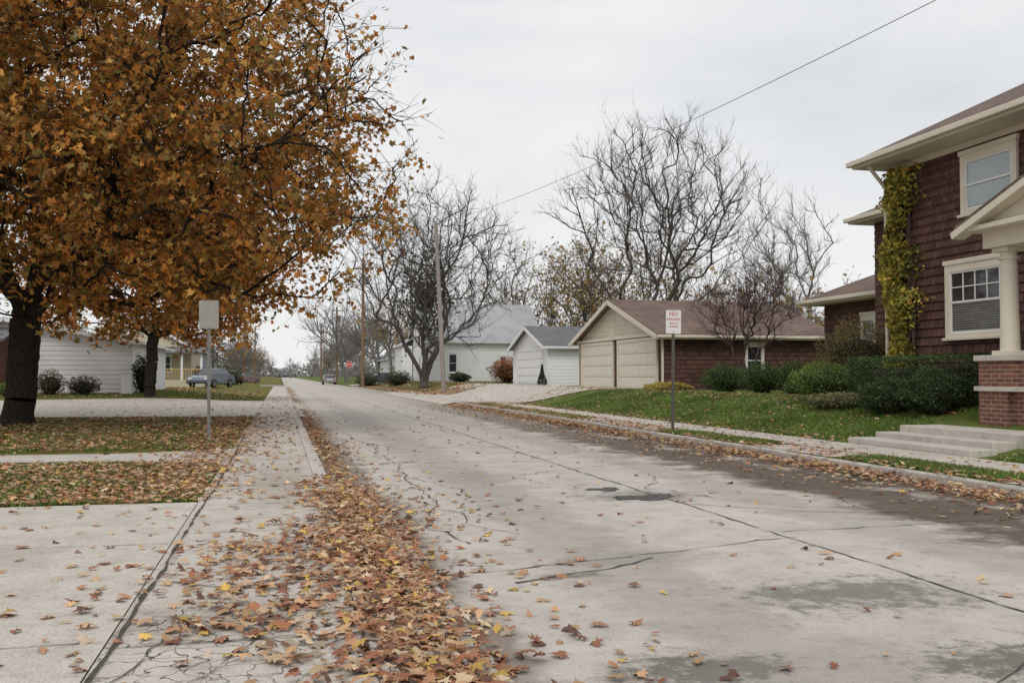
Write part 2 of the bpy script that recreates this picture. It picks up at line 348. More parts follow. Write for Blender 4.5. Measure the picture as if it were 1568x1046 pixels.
def rotm(n,tilt=None,r=rng):
    a=r.uniform(0,2*math.pi,n); b=r.uniform(0,2*math.pi,n)
    t=np.arccos(r.uniform(-1,1,n)) if tilt is None else np.abs(r.normal(0,tilt,n))
    ca,sa,cb,sb,ct,st=np.cos(a),np.sin(a),np.cos(b),np.sin(b),np.cos(t),np.sin(t)
    Rz1=np.zeros((n,3,3));Rz1[:,0,0]=ca;Rz1[:,0,1]=-sa;Rz1[:,1,0]=sa;Rz1[:,1,1]=ca;Rz1[:,2,2]=1
    Rx=np.zeros((n,3,3));Rx[:,0,0]=1;Rx[:,1,1]=ct;Rx[:,1,2]=-st;Rx[:,2,1]=st;Rx[:,2,2]=ct
    Rz2=np.zeros((n,3,3));Rz2[:,0,0]=cb;Rz2[:,0,1]=-sb;Rz2[:,1,0]=sb;Rz2[:,1,1]=cb;Rz2[:,2,2]=1
    return Rz2@Rx@Rz1
def leaves(name,pos,size,cols,mat,tpl=TPL_B,F=FB,tilt=None,parent=None,curl=0):
    n=len(pos); R=rotm(n,tilt)
    T=np.repeat(tpl[None],n,0)*V([1,1,1.])
    T=T*np.stack([rng.uniform(.6,1.1,n),np.ones(n),np.ones(n)],1)[:,None,:]
    if curl:
        cu=rng.uniform(-.4,1,n)*curl; cv2=rng.uniform(-.3,1,n)*curl
        T[:,:,2]+=cu[:,None]*T[:,:,0]**2*3+cv2[:,None]*T[:,:,1]**2*2
        T[:,:,0]*=(1-.35*np.abs(cu)/curl)[:,None]
        T=T+rng.normal(0,.02,T.shape)
    W=np.einsum('nij,nkj->nki',R,T)*size[:,None,None]+pos[:,None,:]
    k=len(tpl); f=(np.arange(n)[:,None,None]*k+F[None]).reshape(-1,3)
    return mesh_np(name,W.reshape(-1,3),f,mat,np.repeat(cols,k,0),parent)
def palette(n,pal,w,pos=None,var=.25,clump=.0,freq=1.):
    pal=V(pal); w=V(w,dtype=float)[:len(pal)]; w/=w.sum()
    c=pal[rng.choice(len(pal),n,p=w)]*rng.uniform(1-var,1+var,(n,1))
    if pos is not None and clump:
        p=pos*freq; s=np.sin(p[:,0]*1.3+np.sin(p[:,2]*1.7))*np.sin(p[:,1]*1.1+1.3*np.sin(p[:,0]*.8))*np.sin(p[:,2]*1.5+.7)
        c=c*(1+clump*s[:,None])
    return c.clip(0.003,.9)
ORANGE=[(.52,.235,.05),(.45,.17,.035),(.56,.31,.085),(.29,.13,.045),(.36,.24,.06),(.23,.18,.055)]
OW=[4,4,3,2.6,2.2,1.8]
LITTER=[(.42,.22,.12),(.50,.31,.17),(.28,.12,.07),(.58,.43,.27),(.18,.09,.06),(.58,.38,.1),(.46,.36,.26),(.35,.15,.08)]
LW=[4,3.5,2.5,2.5,2.2,1.4,2,2]
# ------------------------------------------------------------ trees
def nrm(a): return a/(np.linalg.norm(a,axis=-1,keepdims=True)+1e-9)
def tree(name,base,fork,env,K,rt,mat,bf=.25,tw=3,sub=3,twl=.8,expo=2.3,nleaf=0,lsize=.14,pal=ORANGE,pw=OW,stems=None,up=.25,leafsel=None,jit=.22,seed=1,S=6,extra_trunk=1.,clump=.35,twr=.6,tilt=None,green=None):
    r=np.random.default_rng(seed); base=V(base,dtype=float)
    root=empty(name,tuple(base))
    nodes=[np.zeros(3)];par=[-1];path=[0.];nd=[V([0,0,1.])]
    pens=[5.]
    for st in (stems or [V(fork,dtype=float)]):
        st=V(st,dtype=float); p=0
        nseg=5
        for i in range(1,nseg+1):
            t=i/nseg; q=st*t*V([t**.5,t**.5,1])+np.r_[r.normal(0,.03,2)*np.linalg.norm(st)*.3,0]
            nodes.append(q); par.append(p); nd.append(nrm(q-nodes[p])); path.append(path[p]+np.linalg.norm(q-nodes[p]))
            pens.append(6. if i<nseg-1 else 0.); p=len(nodes)-1
    pts=env(r,K)
    n0=len(nodes); tot=n0+K
    A=np.zeros((tot,3));A[:n0]=nodes; D=np.zeros((tot,3));D[:n0]=nd; L=np.zeros(tot);L[:n0]=path; PE=np.zeros(tot);PE[:n0]=pens
    PA=np.zeros(tot,int)-1;PA[:n0]=par
    fp=A[n0-1] if not stems else A[:n0].mean(0)
    order=np.argsort(np.linalg.norm(pts-fp,axis=1))
    n=n0
    for i in order:
        p=pts[i]; d=p-A[:n]; dist=np.linalg.norm(d,axis=1)+1e-6
        cs=(d*D[:n]).sum(1)/dist
        cost=dist*(1+.8*(1-cs))+bf*L[:n]+PE[:n]
        j=int(np.argmin(cost)); A[n]=p;PA[n]=j;L[n]=L[j]+dist[j];D[n]=nrm(d[j]*1.0+D[j]*dist[j]*.35);n+=1
    acc=np.zeros(tot); ch=np.zeros(tot,int)
    for i in range(tot-1,0,-1):
        if ch[i]==0: acc[i]=rt**expo
        acc[i]+= (rt*.25)**expo
        acc[PA[i]]+=acc[i]; ch[PA[i]]+=1
    rad=acc**(1/expo)
    i=np.arange(1,tot); j=PA[i]
    P0=A[j];P1=A[i];dl=np.linalg.norm(P1-P0,axis=1,keepdims=True)
    T0=nrm(nrm(P1-P0)*.6+D[j]*.6)*dl; T1=D[i]*dl
    t=np.linspace(0,1,6)[None,:,None]
    h=(2*t**3-3*t**2+1)*P0[:,None]+(t**3-2*t**2+t)*T0[:,None]+(-2*t**3+3*t**2)*P1[:,None]+(t**3-t**2)*T1[:,None]
    r1=rad[i]; r0=np.minimum(rad[j],r1*1.35+.004); r0=np.where(j<n0,np.minimum(rad[j],r1*1.6),r0)
    r0=np.where(i<n0,rad[j],r0)
    R=r0[:,None]+(r1-r0)[:,None]*np.linspace(0,1,6)[None]
    wob=r.normal(0,1,h.shape)*dl[:,None]*.02; wob[:,0]=0;wob[:,-1]=0; ok=h+wob
    for q in range(len(i)):
        if j[q]==0: R[q]*=np.array([1.45,1.15,1.03,1,1,1])*extra_trunk
        elif i[q]<n0: R[q]*=extra_trunk
    big=(r1>.05); 
    v,f=tubes(ok[big],R[big],10); mesh_np('limbs',v,f,mat,parent=root,smooth=True)
    v,f=tubes(ok[~big],R[~big],4 if S<6 else 5); mesh_np('branches',v,f,mat,parent=root,smooth=True)
    thin=np.where((rad<rt*4.5)&(np.arange(tot)>=n0))[0]
    src=np.repeat(thin,tw); m=len(src)
    def mk(s,d,L_,ra):
        m=len(s); t=np.linspace(0,1,4)[None,:,None]
        c=r.normal(0,.12,(m,1,3)); 
        P=s[:,None]+d[:,None]*L_[:,None,None]*t+(V([0,0,up*.6])+c)*L_[:,None,None]*t**2
        Rr=ra[:,None]*np.linspace(1,.35,4)[None]; return P,Rr
    d=nrm(D[src]*.8+nrm(r.normal(0,1,(m,3)))*.85+V([0,0,up])); L_=twl*r.uniform(.4,1.3,m)
    tb=r.uniform(0,1,m)[:,None]; s0=A[src]*(1-tb*.5)+A[PA[src]]*tb*.5
    P,Rr=mk(s0,d,L_,np.full(m,rt*twr)); 
    k=np.repeat(np.arange(m),sub); tt=r.uniform(.15,1,len(k)); a=tt*3; i0=np.minimum(a.astype(int),2); fr=(a-i0)[:,None]
    s2=P[k,i0]*(1-fr)+P[k,i0+1]*fr
    d2=nrm(d[k]*.8+nrm(r.normal(0,1,(len(k),3)))*.8+V([0,0,up])); L2=L_[k]*r.uniform(.3,.7,len(k))
    P2,R2=mk(s2,d2,L2,np.full(len(k),rt*twr*.6))
    v1,f1=tubes(P,Rr,3); v2,f2=tubes(P2,R2,3)
    mesh_np('twigs',v1,f1,mat,parent=root); mesh_np('fine_twigs',v2,f2,mat,parent=root)
    if nleaf:
        kk=r.integers(0,len(P2),nleaf); q=r.integers(1,4,nleaf)
        pos=P2[kk,q]+r.normal(0,jit,(nleaf,3))*V([1,1,.8])
        if leafsel is not None: pos=pos[leafsel(pos,r)]
        n_=len(pos); c=palette(n_,pal,pw,pos,.3,clump,.9)
        if green:
            g=green(pos)[:,None]; c=c*(1-g)+V([.17,.15,.045])*rng.uniform(.6,1.3,(n_,1))*g
        leaves('foliage',pos,lsize*rng.uniform(.6,1.2,n_),c,M['leaf'],TPL_B,FB,tilt,root)
    return root
def ell(c,rd,pw=.45,zmin=None,cone=None):
    c=V(c,dtype=float);rd=V(rd,dtype=float)
    def f(r,K):
        out=[]
        while len(out)<K:
            p=nrm(r.normal(0,1,3))*r.uniform(0,1)**pw
            if cone is not None and p[2]<0 and math.hypot(p[0],p[1])>1+cone*p[2]: continue
            q=c+p*rd*(1+.12*math.sin(p[0]*5+c[2])*math.cos(p[1]*4+p[2]*3))
            if zmin is not None and q[2]<(zmin(q) if callable(zmin) else zmin): continue
            out.append(q)
        return V(out)
    return f
def sel1(pos,r):
    g=np.sin(pos[:,0]*1.7+1+np.sin(pos[:,2]))*np.sin(pos[:,1]*1.3)*np.sin(pos[:,2]*1.6+.5)
    g2=np.sin(pos[:,0]*3.3+pos[:,2]*2.1)*np.sin(pos[:,1]*2.9+1)
    bare=np.clip((pos[:,0]-5.2)/4.5,0,1)*np.clip((pos[:,2]-5.5)/3.5,0,1)
    keep=.82-.95*bare+.65*g+.25*g2+.04*np.clip(3-pos[:,0],0,6)
    return r.uniform(0,1,len(pos))<keep
gr1=lambda p:np.clip(.55*np.sin(p[:,0]*.7+2)*np.sin(p[:,2]*.9+p[:,1]*.5)+.15-.05*p[:,2]+.03*(-p[:,0]),0,.7)
tree('maple_tree',(-6.5,27.5,-.03),(.3,.1,3.4),ell((.6,-.6,7.6),(9.3,8.4,6.2),.42,lambda q:2.7+.12*max(0,q[0]-2)+(.9 if abs(q[0])<1.6 and q[1]<0 else 0)),1000,.020,M['bark'],bf=.2,tw=4,sub=3,twl=1.15,nleaf=110000,lsize=.175,leafsel=sel1,jit=.14,seed=3,up=-.04,extra_trunk=1.35,green=gr1,clump=.45)
tree('maple_tree',(-6.1,50.6,.1),(.1,0,3.0),ell((.3,0,7.0),(6.4,6.0,4.6),.42,3.0),350,.024,M['bark'],bf=.22,tw=4,sub=3,twl=1.0,nleaf=24000,lsize=.24,jit=.22,seed=5,up=.02,pal=[(.58,.23,.04),(.5,.17,.03),(.6,.32,.08),(.3,.13,.04)],pw=[4,4,3,1],extra_trunk=1.3)
tree('bare_tree',(11.2,79.5,.3),(.3,0,2.6),ell((.4,0,9.8),(7.6,6.5,6.9),.5,3.2,.5),420,.027,M['bark_g'],bf=.3,tw=4,sub=3,twl=1.5,seed=11,up=.12,extra_trunk=1.3,twr=.7,stems=[(-1.6,0,3.4),(1.2,.6,3.2),(.2,-.6,3.0)])
tree('bare_tree',(21.4,54.4,.6),(0,0,3),ell((-.1,0,9.5),(6.5,5.2,6.3),.5,3.8,.7),430,.021,M['bark_g'],bf=.32,tw=4,sub=3,twl=1.1,seed=27,up=.3,stems=[(-.9,0,4.2),(1.1,.4,4.4),(.2,-.5,4.6)],twr=.65,extra_trunk=1.15)
tree('bare_tree',(44,82,.6),(0,0,4),ell((0,0,10.5),(5,5,7),.5,4,.8),230,.026,M['bark_hazed'],bf=.3,tw=4,sub=3,twl=1.2,seed=22,up=.4)
tree('crabapple_tree',(17.4,35,.62),(0,0,1),ell((0,0,3.2),(2.3,2.0,1.8),.5,1.4,.6),360,.0075,M['bark_p'],bf=.2,tw=4,sub=3,twl=.42,seed=31,up=.3,stems=[(-.6,0,1.3),(.6,.1,1.3),(0,.4,1.3),(.1,-.4,1.2)],twr=.9)
YO=[(.42,.27,.11),(.36,.2,.08),(.44,.33,.15),(.28,.22,.1)];YW=[3,2,3,2]
for q,(x,y,hh,rr,sd,nl) in enumerate([(30,95,15.5,5.5,41,1500),(27,86,12.0,4.8,42,1200),(24.5,104,15,5.5,43,300),(36,90,14,5,44,700)]):
    tree('autumn_tree',(x,y,.6),(0,0,3.5),ell((0,0,hh*.58),(rr,rr,hh*.42),.5,3,.7),190,.026,M['bark_g'] ,bf=.3,tw=3,sub=3,twl=1.3,seed=sd,nleaf=nl,lsize=.34,pal=YO,pw=YW,up=.25,clump=.2)
tree('ivy_clad_tree',(12.6,90,.4),(0,0,5),ell((0,0,7.5),(2.4,2.4,5.2),.7,2.,.8),130,.03,M['bark_g'],nleaf=1500,lsize=.34,pal=[(.08,.095,.05),(.12,.13,.07),(.06,.075,.04)],pw=[1,1,1],seed=77,jit=.35,twl=1.1)
def distant(name,specs,mat,seed,leaf=None):
    r=np.random.default_rng(seed); VV=[];FF=[];s=0; LP=[];LC=[]
    for (x,y,h,w,lf) in specs:
        P=[];R=[]
        def g(p,d,L,ra,lv):
            p=V(p);pts=[p];dd=d
            for k in range(3):
                dd=nrm(dd+r.normal(0,.16,3)+V([0,0,.08])); pts.append(pts[-1]+dd*L/3)
            P.append(pts);R.append([ra,ra*.85,ra*.7,ra*.55])
            if lv==0: return
            for k in range([0,3,4,4,5][lv]):
                t=r.uniform(.35,1)*3;i=min(int(t),2);q=pts[i]*(1-(t-i))+pts[i+1]*(t-i)
                g(q,nrm(dd*.7+nrm(r.normal(0,1,3))*(.75 if lv<4 else .6)*w),L*r.uniform(.5,.78),ra*.5,lv-1)
            g(pts[-1],dd,L*.75,ra*.6,lv-1)
        g((x,y,float(H(x,y))),V([0,0,1.]),h*.34,h*.017,4)
        P=V(P);R=V(R).clip(.018,9); v,f=tubes(P,R,3);VV.append(v);FF.append(f+s);s+=len(v)
        if lf:
            kk=r.integers(len(P)//6,len(P),lf); q=P[kk,3]; q=q[q[:,2]>h*.25]
            LP.append(q+r.normal(0,.3,q.shape))
    o=mesh_np(name,np.concatenate(VV),np.concatenate(FF),mat)
    if LP:
        p=np.concatenate(LP); n=len(p)
        leaves('foliage',p,rng.uniform(.3,.5,n),palette(n,*(leaf or (YO,YW)),p,.2,.2),M['leaf'],parent=o)
sp=[]
r2=np.random.default_rng(99)
for y in np.arange(128,330,16.):
    sp.append((r2.uniform(12,16),y+r2.uniform(-5,5),r2.uniform(10,17),1.,0 if r2.random()<.75 else 350))
    sp.append((-r2.uniform(5,10),y+20+r2.uniform(-5,5),r2.uniform(8,13),1.,0 if r2.random()<.7 else 350))
sp+= [(10.5,165,19,1.1,0),(17,118,9,1,400),(14,112,8,1,350)]
for x in np.arange(20,75,4.8): sp.append((x+r2.uniform(-2,2),118+r2.uniform(-8,20),r2.uniform(12,17),1.,0 if r2.random()<.6 else 350))
for x in (33,37,41,45,50): sp.append((x,66+r2.uniform(-3,8),r2.uniform(8,10.5),1.,500))
for x in np.arange(-70,-12,7.): sp.append((x,95+r2.uniform(-8,20),r2.uniform(8,11),1.,500))
for (x,y,h) in ((-3,380,12),(12,360,13),(4,420,10),(-8,350,12),(20,400,12)): sp.append((x,y,h,1.,0))
distant('distant_trees',sp,M['bark_hazed'],5)
def woodband(name,pts,h,n,col,ls=(.5,1.3)):
    pts=V(pts,dtype=float); t=rng.uniform(0,len(pts)-1.001,n); i=t.astype(int); f=(t-i)[:,None]
    p=pts[i]*(1-f)+pts[i+1]*f; p=p+rng.normal(0,4,(n,2))
    hh=h*(.55+.45*np.abs(np.sin(t*9)*np.cos(t*5.3)))
    z=.1+hh*rng.uniform(0,1,n)**1.3
    pos=np.c_[p,z]; leaves(name,pos,rng.uniform(*ls,n),palette(n,[col,tuple(c*.8 for c in col),tuple(c*1.15 for c in col)],[1,1,1]),M['leaf'])
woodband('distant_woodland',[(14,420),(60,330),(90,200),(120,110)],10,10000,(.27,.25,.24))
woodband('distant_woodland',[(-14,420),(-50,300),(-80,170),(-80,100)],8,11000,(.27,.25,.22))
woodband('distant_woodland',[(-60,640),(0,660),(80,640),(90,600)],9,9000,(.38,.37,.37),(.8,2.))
def conifer(name,x,y,h,w,n,pal,ls=(.2,.4)):
    root=empty(name,(x,y,float(H(x,y)))); cyl('trunk',(0,0,0),(0,0,h*.9),min(.2,w*.12),.01,M['bark'],root)
    t=rng.uniform(.02,1,n)**.9; a=rng.uniform(0,6.28,n); lay=1+.25*np.sin(t*h*5); rr=w*(1-t)*lay*rng.uniform(.3,1,n)**.5+w*.05
    pos=np.c_[np.cos(a)*rr,np.sin(a)*rr,t*h]
    leaves('foliage',pos,rng.uniform(*ls,n),palette(n,pal,[1]*len(pal),pos,.3,.3),M['shrub'],TPL_C,FC,None,root)
DG=[(.03,.05,.02),(.045,.065,.03),(.06,.08,.035)]
conifer('evergreen_tree',-9.5,150,11,3.6,3000,[(.1,.13,.07),(.07,.1,.05)])
conifer('evergreen_shrub',15.2,57.5,1.25,.28,900,DG,(.08,.16))
# ------------------------------------------------------------ shrubs
def shrub(name,x,y,rx,ry,zt,pal,pw,n,ls,z0=None,boxy=False,seed=0,mat=None):
    z0=float(H(x,y)) if z0 is None else z0; root=empty(name,(x,y,z0)); h=zt-z0; r=np.random.default_rng(int(abs(x*100)+y*10)+seed)
    d=nrm(r.normal(0,1,(n,3))); sd=(x*3.1+y)%6
    if boxy: d=d/np.max(np.abs(d),axis=1,keepdims=True); d=np.sign(d)*np.abs(d)**.9
    lump=1+.14*np.sin(d[:,0]*4+sd)*np.sin(d[:,1]*5+sd)+.1*np.sin(d[:,2]*8+d[:,0]*6+sd)+.05*np.sin(d[:,1]*17+d[:,0]*13)
    rr=(1-.35*r.uniform(0,1,n)**2)*lump+np.where(r.uniform(0,1,n)<.08,r.uniform(0,.18,n),0)
    if boxy: rr=1-.2*r.uniform(0,1,n)**2+.03*np.sin(d[:,1]*20)+r.normal(0,.03,n)
    pos=d*rr[:,None]*V([rx,ry,h*.52])+V([0,0,h*.48]); pos=pos[pos[:,2]>-.02]; n=len(pos)
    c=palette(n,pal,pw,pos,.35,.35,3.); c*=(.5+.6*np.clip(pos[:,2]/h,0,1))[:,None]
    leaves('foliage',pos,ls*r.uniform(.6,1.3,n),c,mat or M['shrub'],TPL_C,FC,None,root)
    m=60; a=r.uniform(0,6.28,m); P0=np.c_[r.normal(0,rx*.15,m),r.normal(0,ry*.15,m),np.zeros(m)]
    if boxy: P0=np.c_[r.uniform(-.8,.8,m)*rx,r.uniform(-.8,.8,m)*ry,np.zeros(m)]; P1=P0+V([0,0,h*.8])
    else: P1=np.c_[np.cos(a)*rx*.75,np.sin(a)*ry*.75,h*r.uniform(.4,.85,m)]
    v,f=tubes(np.stack([P0,P1],1),np.tile(V([[.018,.006]]),(m,1)),4); mesh_np('stems',v,f,M['bark'],parent=root)
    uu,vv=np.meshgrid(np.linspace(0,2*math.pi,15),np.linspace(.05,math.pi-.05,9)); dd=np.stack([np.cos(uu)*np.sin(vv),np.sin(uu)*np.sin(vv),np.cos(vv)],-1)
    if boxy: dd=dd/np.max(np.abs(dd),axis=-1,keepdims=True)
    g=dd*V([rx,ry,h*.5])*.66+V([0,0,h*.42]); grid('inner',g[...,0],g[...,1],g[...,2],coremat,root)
    return root
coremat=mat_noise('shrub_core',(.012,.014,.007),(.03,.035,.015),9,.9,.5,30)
BG=[(.07,.125,.035),(.10,.16,.04),(.045,.08,.023)];BW=[2,2,1]
LG=[(.15,.24,.055),(.2,.28,.07),(.10,.16,.04)]
BR=[(.24,.15,.07),(.15,.13,.05),(.12,.15,.05),(.3,.16,.08)]
YV=[(.46,.37,.06),(.36,.32,.06),(.24,.24,.05),(.54,.42,.08),(.33,.17,.05),(.15,.16,.04)]
YEW=[(.045,.075,.028),(.065,.1,.035),(.085,.115,.045)]
shrub('boxwood_shrub',15.2,32.4,.8,.7,1.62,BG,BW,4500,.06); shrub('boxwood_shrub',15.9,31.0,.75,.7,1.7,BG,BW,4500,.06)
shrub('boxwood_shrub',16.6,30.0,.65,.65,1.75,BG,BW,4500,.06); shrub('boxwood_shrub',16.9,28.6,.7,.7,1.85,BR,BW+[1],4500,.06)
shrub('green_shrub',14.4,24.3,1.0,.95,1.58,LG,BW,8000,.06)
shrub('brown_shrub',16.0,25.3,1.15,1.1,2.85,BR,[2,2,2,1],10000,.06)
shrub('hedge',13.25,18.7,.42,2.25,1.66,YEW+BG,[2,2,1,1,1,0],14000,.055,boxy=True)
shrub('yew_shrub',12.45,17.1,.62,.62,1.36,YEW,[1,1,1],7000,.055); shrub('yew_shrub',12.3,18.4,.5,.7,1.2,YEW,[1,1,1],6000,.055)
shrub('ground_ivy',12.6,20.6,.7,1.4,.85,[(.16,.19,.07),(.28,.23,.12),(.14,.15,.06)],[1,1,1],4500,.06)
shrub('hosta_plant',14.6,36.2,.9,.6,.98,[(.45,.38,.07),(.34,.3,.08),(.45,.25,.08)],[2,1,1],2600,.1); shrub('hosta_plant',13.9,35,.5,.5,.85,[(.34,.3,.07),(.34,.22,.08)],[1,1],1200,.1)
shrub('red_shrub',17.6,77,1.5,1.3,2.6,[(.36,.12,.06),(.42,.17,.07),(.24,.09,.05)],[2,2,1],3500,.14)
shrub('flower_bed_shrub',-9.6,53.4,.8,.7,1.2,[(.1,.11,.06),(.18,.12,.1),(.07,.08,.04)],[1,1,1],1800,.09)
shrub('flower_bed_shrub',-11.0,52.8,.7,.7,1.5,[(.12,.11,.06),(.24,.13,.11),(.07,.08,.04)],[1,1,1],1500,.09)
shrub('flower_bed_shrub',-12.4,51.5,1.1,.7,.9,LG,[1,1,1],2500,.08)
shrub('evergreen_shrub',-7.0,55.2,.6,.6,2.3,DG,[1,1,1],3000,.09)
for (x,y,rx,zt) in ((-6.5,88,1.2,1.9),(-5.2,105,1.5,2.2),(11.5,100,1.4,1.7),(9.4,112,1.2,1.5),(16,90,1,1.5)):
    shrub('distant_shrub',x,y,rx,rx,zt,[(.08,.1,.05),(.14,.11,.06),(.06,.08,.04)],[1,1,1],1500,.16)
# ------------------------------------------------------------ building helpers
def lap(name,face,P,a0,a1,z0,z1,mat,parent,course=.19,d=.018,lo=None,hi=None):
    vs=[];fs=[]; n=max(1,int(round((z1-z0)/course))); c=(z1-z0)/n
    f=lambda a,dd,z:{'-X':(P-dd,a,z),'+X':(P+dd,a,z),'-Y':(a,P-dd,z),'+Y':(a,P+dd,z)}[face]
    for i in range(n):
        zb=z0+i*c; zt=zb+c-1e-4
        l0=lo(zb) if lo else a0; h0=hi(zb) if hi else a1; l1=lo(zt) if lo else a0; h1=hi(zt) if hi else a1
        if h1<l1: h1=l1=(h1+l1)/2
        k=len(vs); vs+=[f(l0,d,zb),f(h0,d,zb),f(h1,.004,zt),f(l1,.004,zt),f(l0,0,zb),f(h0,0,zb)]
        fs+=[(k,k+1,k+2,k+3),(k,k+4,k+5,k+1)]
    return mesh_py(name,vs,fs,mat,parent)
def facebox(face,P):
    def fb(name,a0,a1,d0,d1,z0,z1,mat,parent,bev=0):
        if face=='-X': return box(name,P-d1,P-d0,a0,a1,z0,z1,mat,parent,bev)
        if face=='+X': return box(name,P+d0,P+d1,a0,a1,z0,z1,mat,parent,bev)
        if face=='-Y': return box(name,a0,a1,P-d1,P-d0,z0,z1,mat,parent,bev)
    return fb
def window(parent,face,P,a0,a1,z0,z1,trim='cream',tw=.12,mull=0,gm='glass',grid_=None,blind=None):
    fb=facebox(face,P); tm=M[trim]; w=empty('window'); w.parent=parent
    fb('glass',a0+tw,a1-tw,.02,.03,z0+tw,z1-tw,M[gm],w)
    for (p,q) in ((a0,a0+tw),(a1-tw,a1)): fb('jamb',p,q,.0,.07,z0,z1,tm,w,.006)
    fb('head',a0-.04,a1+.04,.0,.09,z1,z1+.1,tm,w,.006); fb('head_in',a0+tw,a1-tw,.0,.068,z1-tw,z1-.001,tm,w)
    fb('sill',a0-.05,a1+.05,.0,.12,z0-.06,z0-.001,tm,w,.006); fb('sill_in',a0+tw,a1-tw,.0,.066,z0,z0+tw*.6,tm,w)
    ww=M['winwhite']; cols=[(a0+tw,a1-tw)]
    if mull:
        step=(a1-a0-2*tw)/(mull+1); cols=[]
        for i in range(mull+1): cols.append((a0+tw+i*step+(.05 if i else 0),a0+tw+(i+1)*step-(.05 if i<mull else 0)))
        for i in range(1,mull+1): fb('mullion',a0+tw+i*step-.05,a0+tw+i*step+.05,.0,.065,z0+tw*.6,z1-tw,tm,w)
    zb=z0+tw*.6; zt=z1-tw; zm=(zb+zt)/2
    for (p,q) in cols:
        for (k,(b,t,dd)) in enumerate(((zb,zm+.02,.045),(zm-.02,zt,.055))):
            fb('sash',p,p+.045,.03,dd,b,t,ww,w);fb('sash',q-.045,q,.03,dd,b,t,ww,w)
            fb('rail',p+.045,q-.045,.03,dd-.002,b,b+.045,ww,w);fb('rail',p+.045,q-.045,.03,dd-.002,t-.04,t,ww,w)
        if grid_:
            gx,gz=grid_
            for i in range(1,gx): 
                a=p+.045+(q-p-.09)*i/gx; fb('muntin',a-.011,a+.011,.03,.046,zm+.025,zt-.04,ww,w)
            for i in range(1,gz):
                z=zm+.025+(zt-zm-.065)*i/gz; fb('muntin',p+.045,q-.045,.03,.044,z-.011,z+.011,ww,w)
        if blind:
            b0=zm+.03 if blind=='top' else zb+.04; b1=zt-.04 if blind=='top' else zm-.025
            nb=12
            for i in range(nb):
                z=b0+(b1-b0)*i/nb; fb('blind_slat',p+.05,q-.05,.031,.034,z+.012,z+(b1-b0)/nb-.008,M['steel'],w)
    return w
# ------------------------------------------------------------ shingle house (right)
hs=empty('shingle_house')
HX=14.0;HY1=20.8;HY0=9.5;ez=6.15
box('core',HX+.03,24,HY0,HY1-.03,.3,ez,M['brownwall'],hs)
lap('siding_front','-X',HX+.03,HY0,HY1-.02,.95,ez,M['brownwall'],hs,.19,.035)
box('corner_board',HX-.01,HX+.1,HY1-.04,HY1+.02,.6,ez,M['brownwall'],hs)
box('foundation',HX-.03,24,HY0-.03,HY1+.02,.2,.94,M['brick'],hs)
def hip(prefix,x0,x1,y0,y1,z,rise,parent,mat,oh=.72,run=None):
    X0,X1,Y0,Y1=x0-oh,x1+oh,y0-oh,y1+oh; run=run or min(X1-X0,Y1-Y0)/2; zz=z+.2
    if (X1-X0)>(Y1-Y0): r0=((X0+run),(Y0+Y1)/2); r1_=((X1-run),(Y0+Y1)/2)
    else: r0=((X0+X1)/2,Y0+run); r1_=((X0+X1)/2,Y1-run)
    A=(X0,Y0,zz);B=(X1,Y0,zz);C=(X1,Y1,zz);D=(X0,Y1,zz);R0=(*r0,zz+rise);R1=(*r1_,zz+rise)
    if (X1-X0)>(Y1-Y0): fs=[(0,1,5,4),(1,2,5),(2,3,4,5),(3,0,4)]
    else: fs=[(0,1,4),(1,2,5,4),(2,3,5),(3,0,4,5)]
    mesh_py('roof',[A,B,C,D,R0,R1],fs,mat,parent)
    boxes('fascia',[(X0,X0+.04,Y0,Y1,z+.01,zz-.005),(X1-.04,X1,Y0,Y1,z+.01,zz-.005),(X0+.041,X1-.041,Y0,Y0+.04,z+.01,zz-.005),(X0+.041,X1-.041,Y1-.04,Y1,z+.01,zz-.005)],M['cream'],parent)
    boxes('gutter',[(X0-.11,X0-.005,Y0-.1,Y1+.1,z+.06,zz-.012),(X0-.1,X1+.1,Y1+.005,Y1+.1,z+.07,zz-.014),(X0-.1,X1+.1,Y0-.1,Y0-.005,z+.07,zz-.014)],M['cream'],parent,.02)
    box('soffit',X0+.04,X1-.04,Y0+.04,Y1-.04,z-.0,z+.02,M['cream'],parent)
hip('main',HX,24,HY0,HY1-.3,ez,2.9,hs,M['roofbrown'],.72)
box('frieze',HX-.02,HX+.005,HY0,HY1,ez-.13,ez-.005,M['cream'],hs)
window(hs,'-X',HX,16.55,18.2,4.62,5.86,'cream',.14,0,'glasspale'); window(hs,'-X',HX,12.2,13.8,4.62,5.86,'cream',.14,0,'glasspale')
window(hs,'-X',HX,16.9,18.75,2.05,3.6,'cream',.15,0,'glass',(4,2),'bottom')
cyl('downspout',(13.30,20.55,6.1),(13.85,20.72,5.65),.045,.045,M['cream'],hs); cyl('downspout',(13.85,20.72,5.66),(13.85,20.72,.8),.045,.045,M['cream'],hs)
box('wing_core',17.2,25,HY1-.02,26.3,.3,6.0,M['brownwall'],hs)
lap('wing_siding','-X',17.2,HY1,26.3,.6,6.0,M['brownwall'],hs,.19,.03)
hip('wing',17.2,25,16,26.3,5.78,2.0,hs,M['roofbrown'],.55)
box('rear_core',19.0,27,26.31,32.2,.3,3.75,M['brownwall'],hs)
lap('rear_siding','-X',19.0,26.35,32.2,.6,3.75,M['brownwall'],hs,.19,.03)
hip('rear',19.0,27,22.5,32.2,3.75,2.1,hs,M['roofbrown'],.6)
window(hs,'-X',18.97,28.2,29.8,2.1,3.25,'cream',.14,1,'glass')
window(hs,'-X',18.97,26.5,27.5,2.1,3.25,'cream',.14,0,'glass')
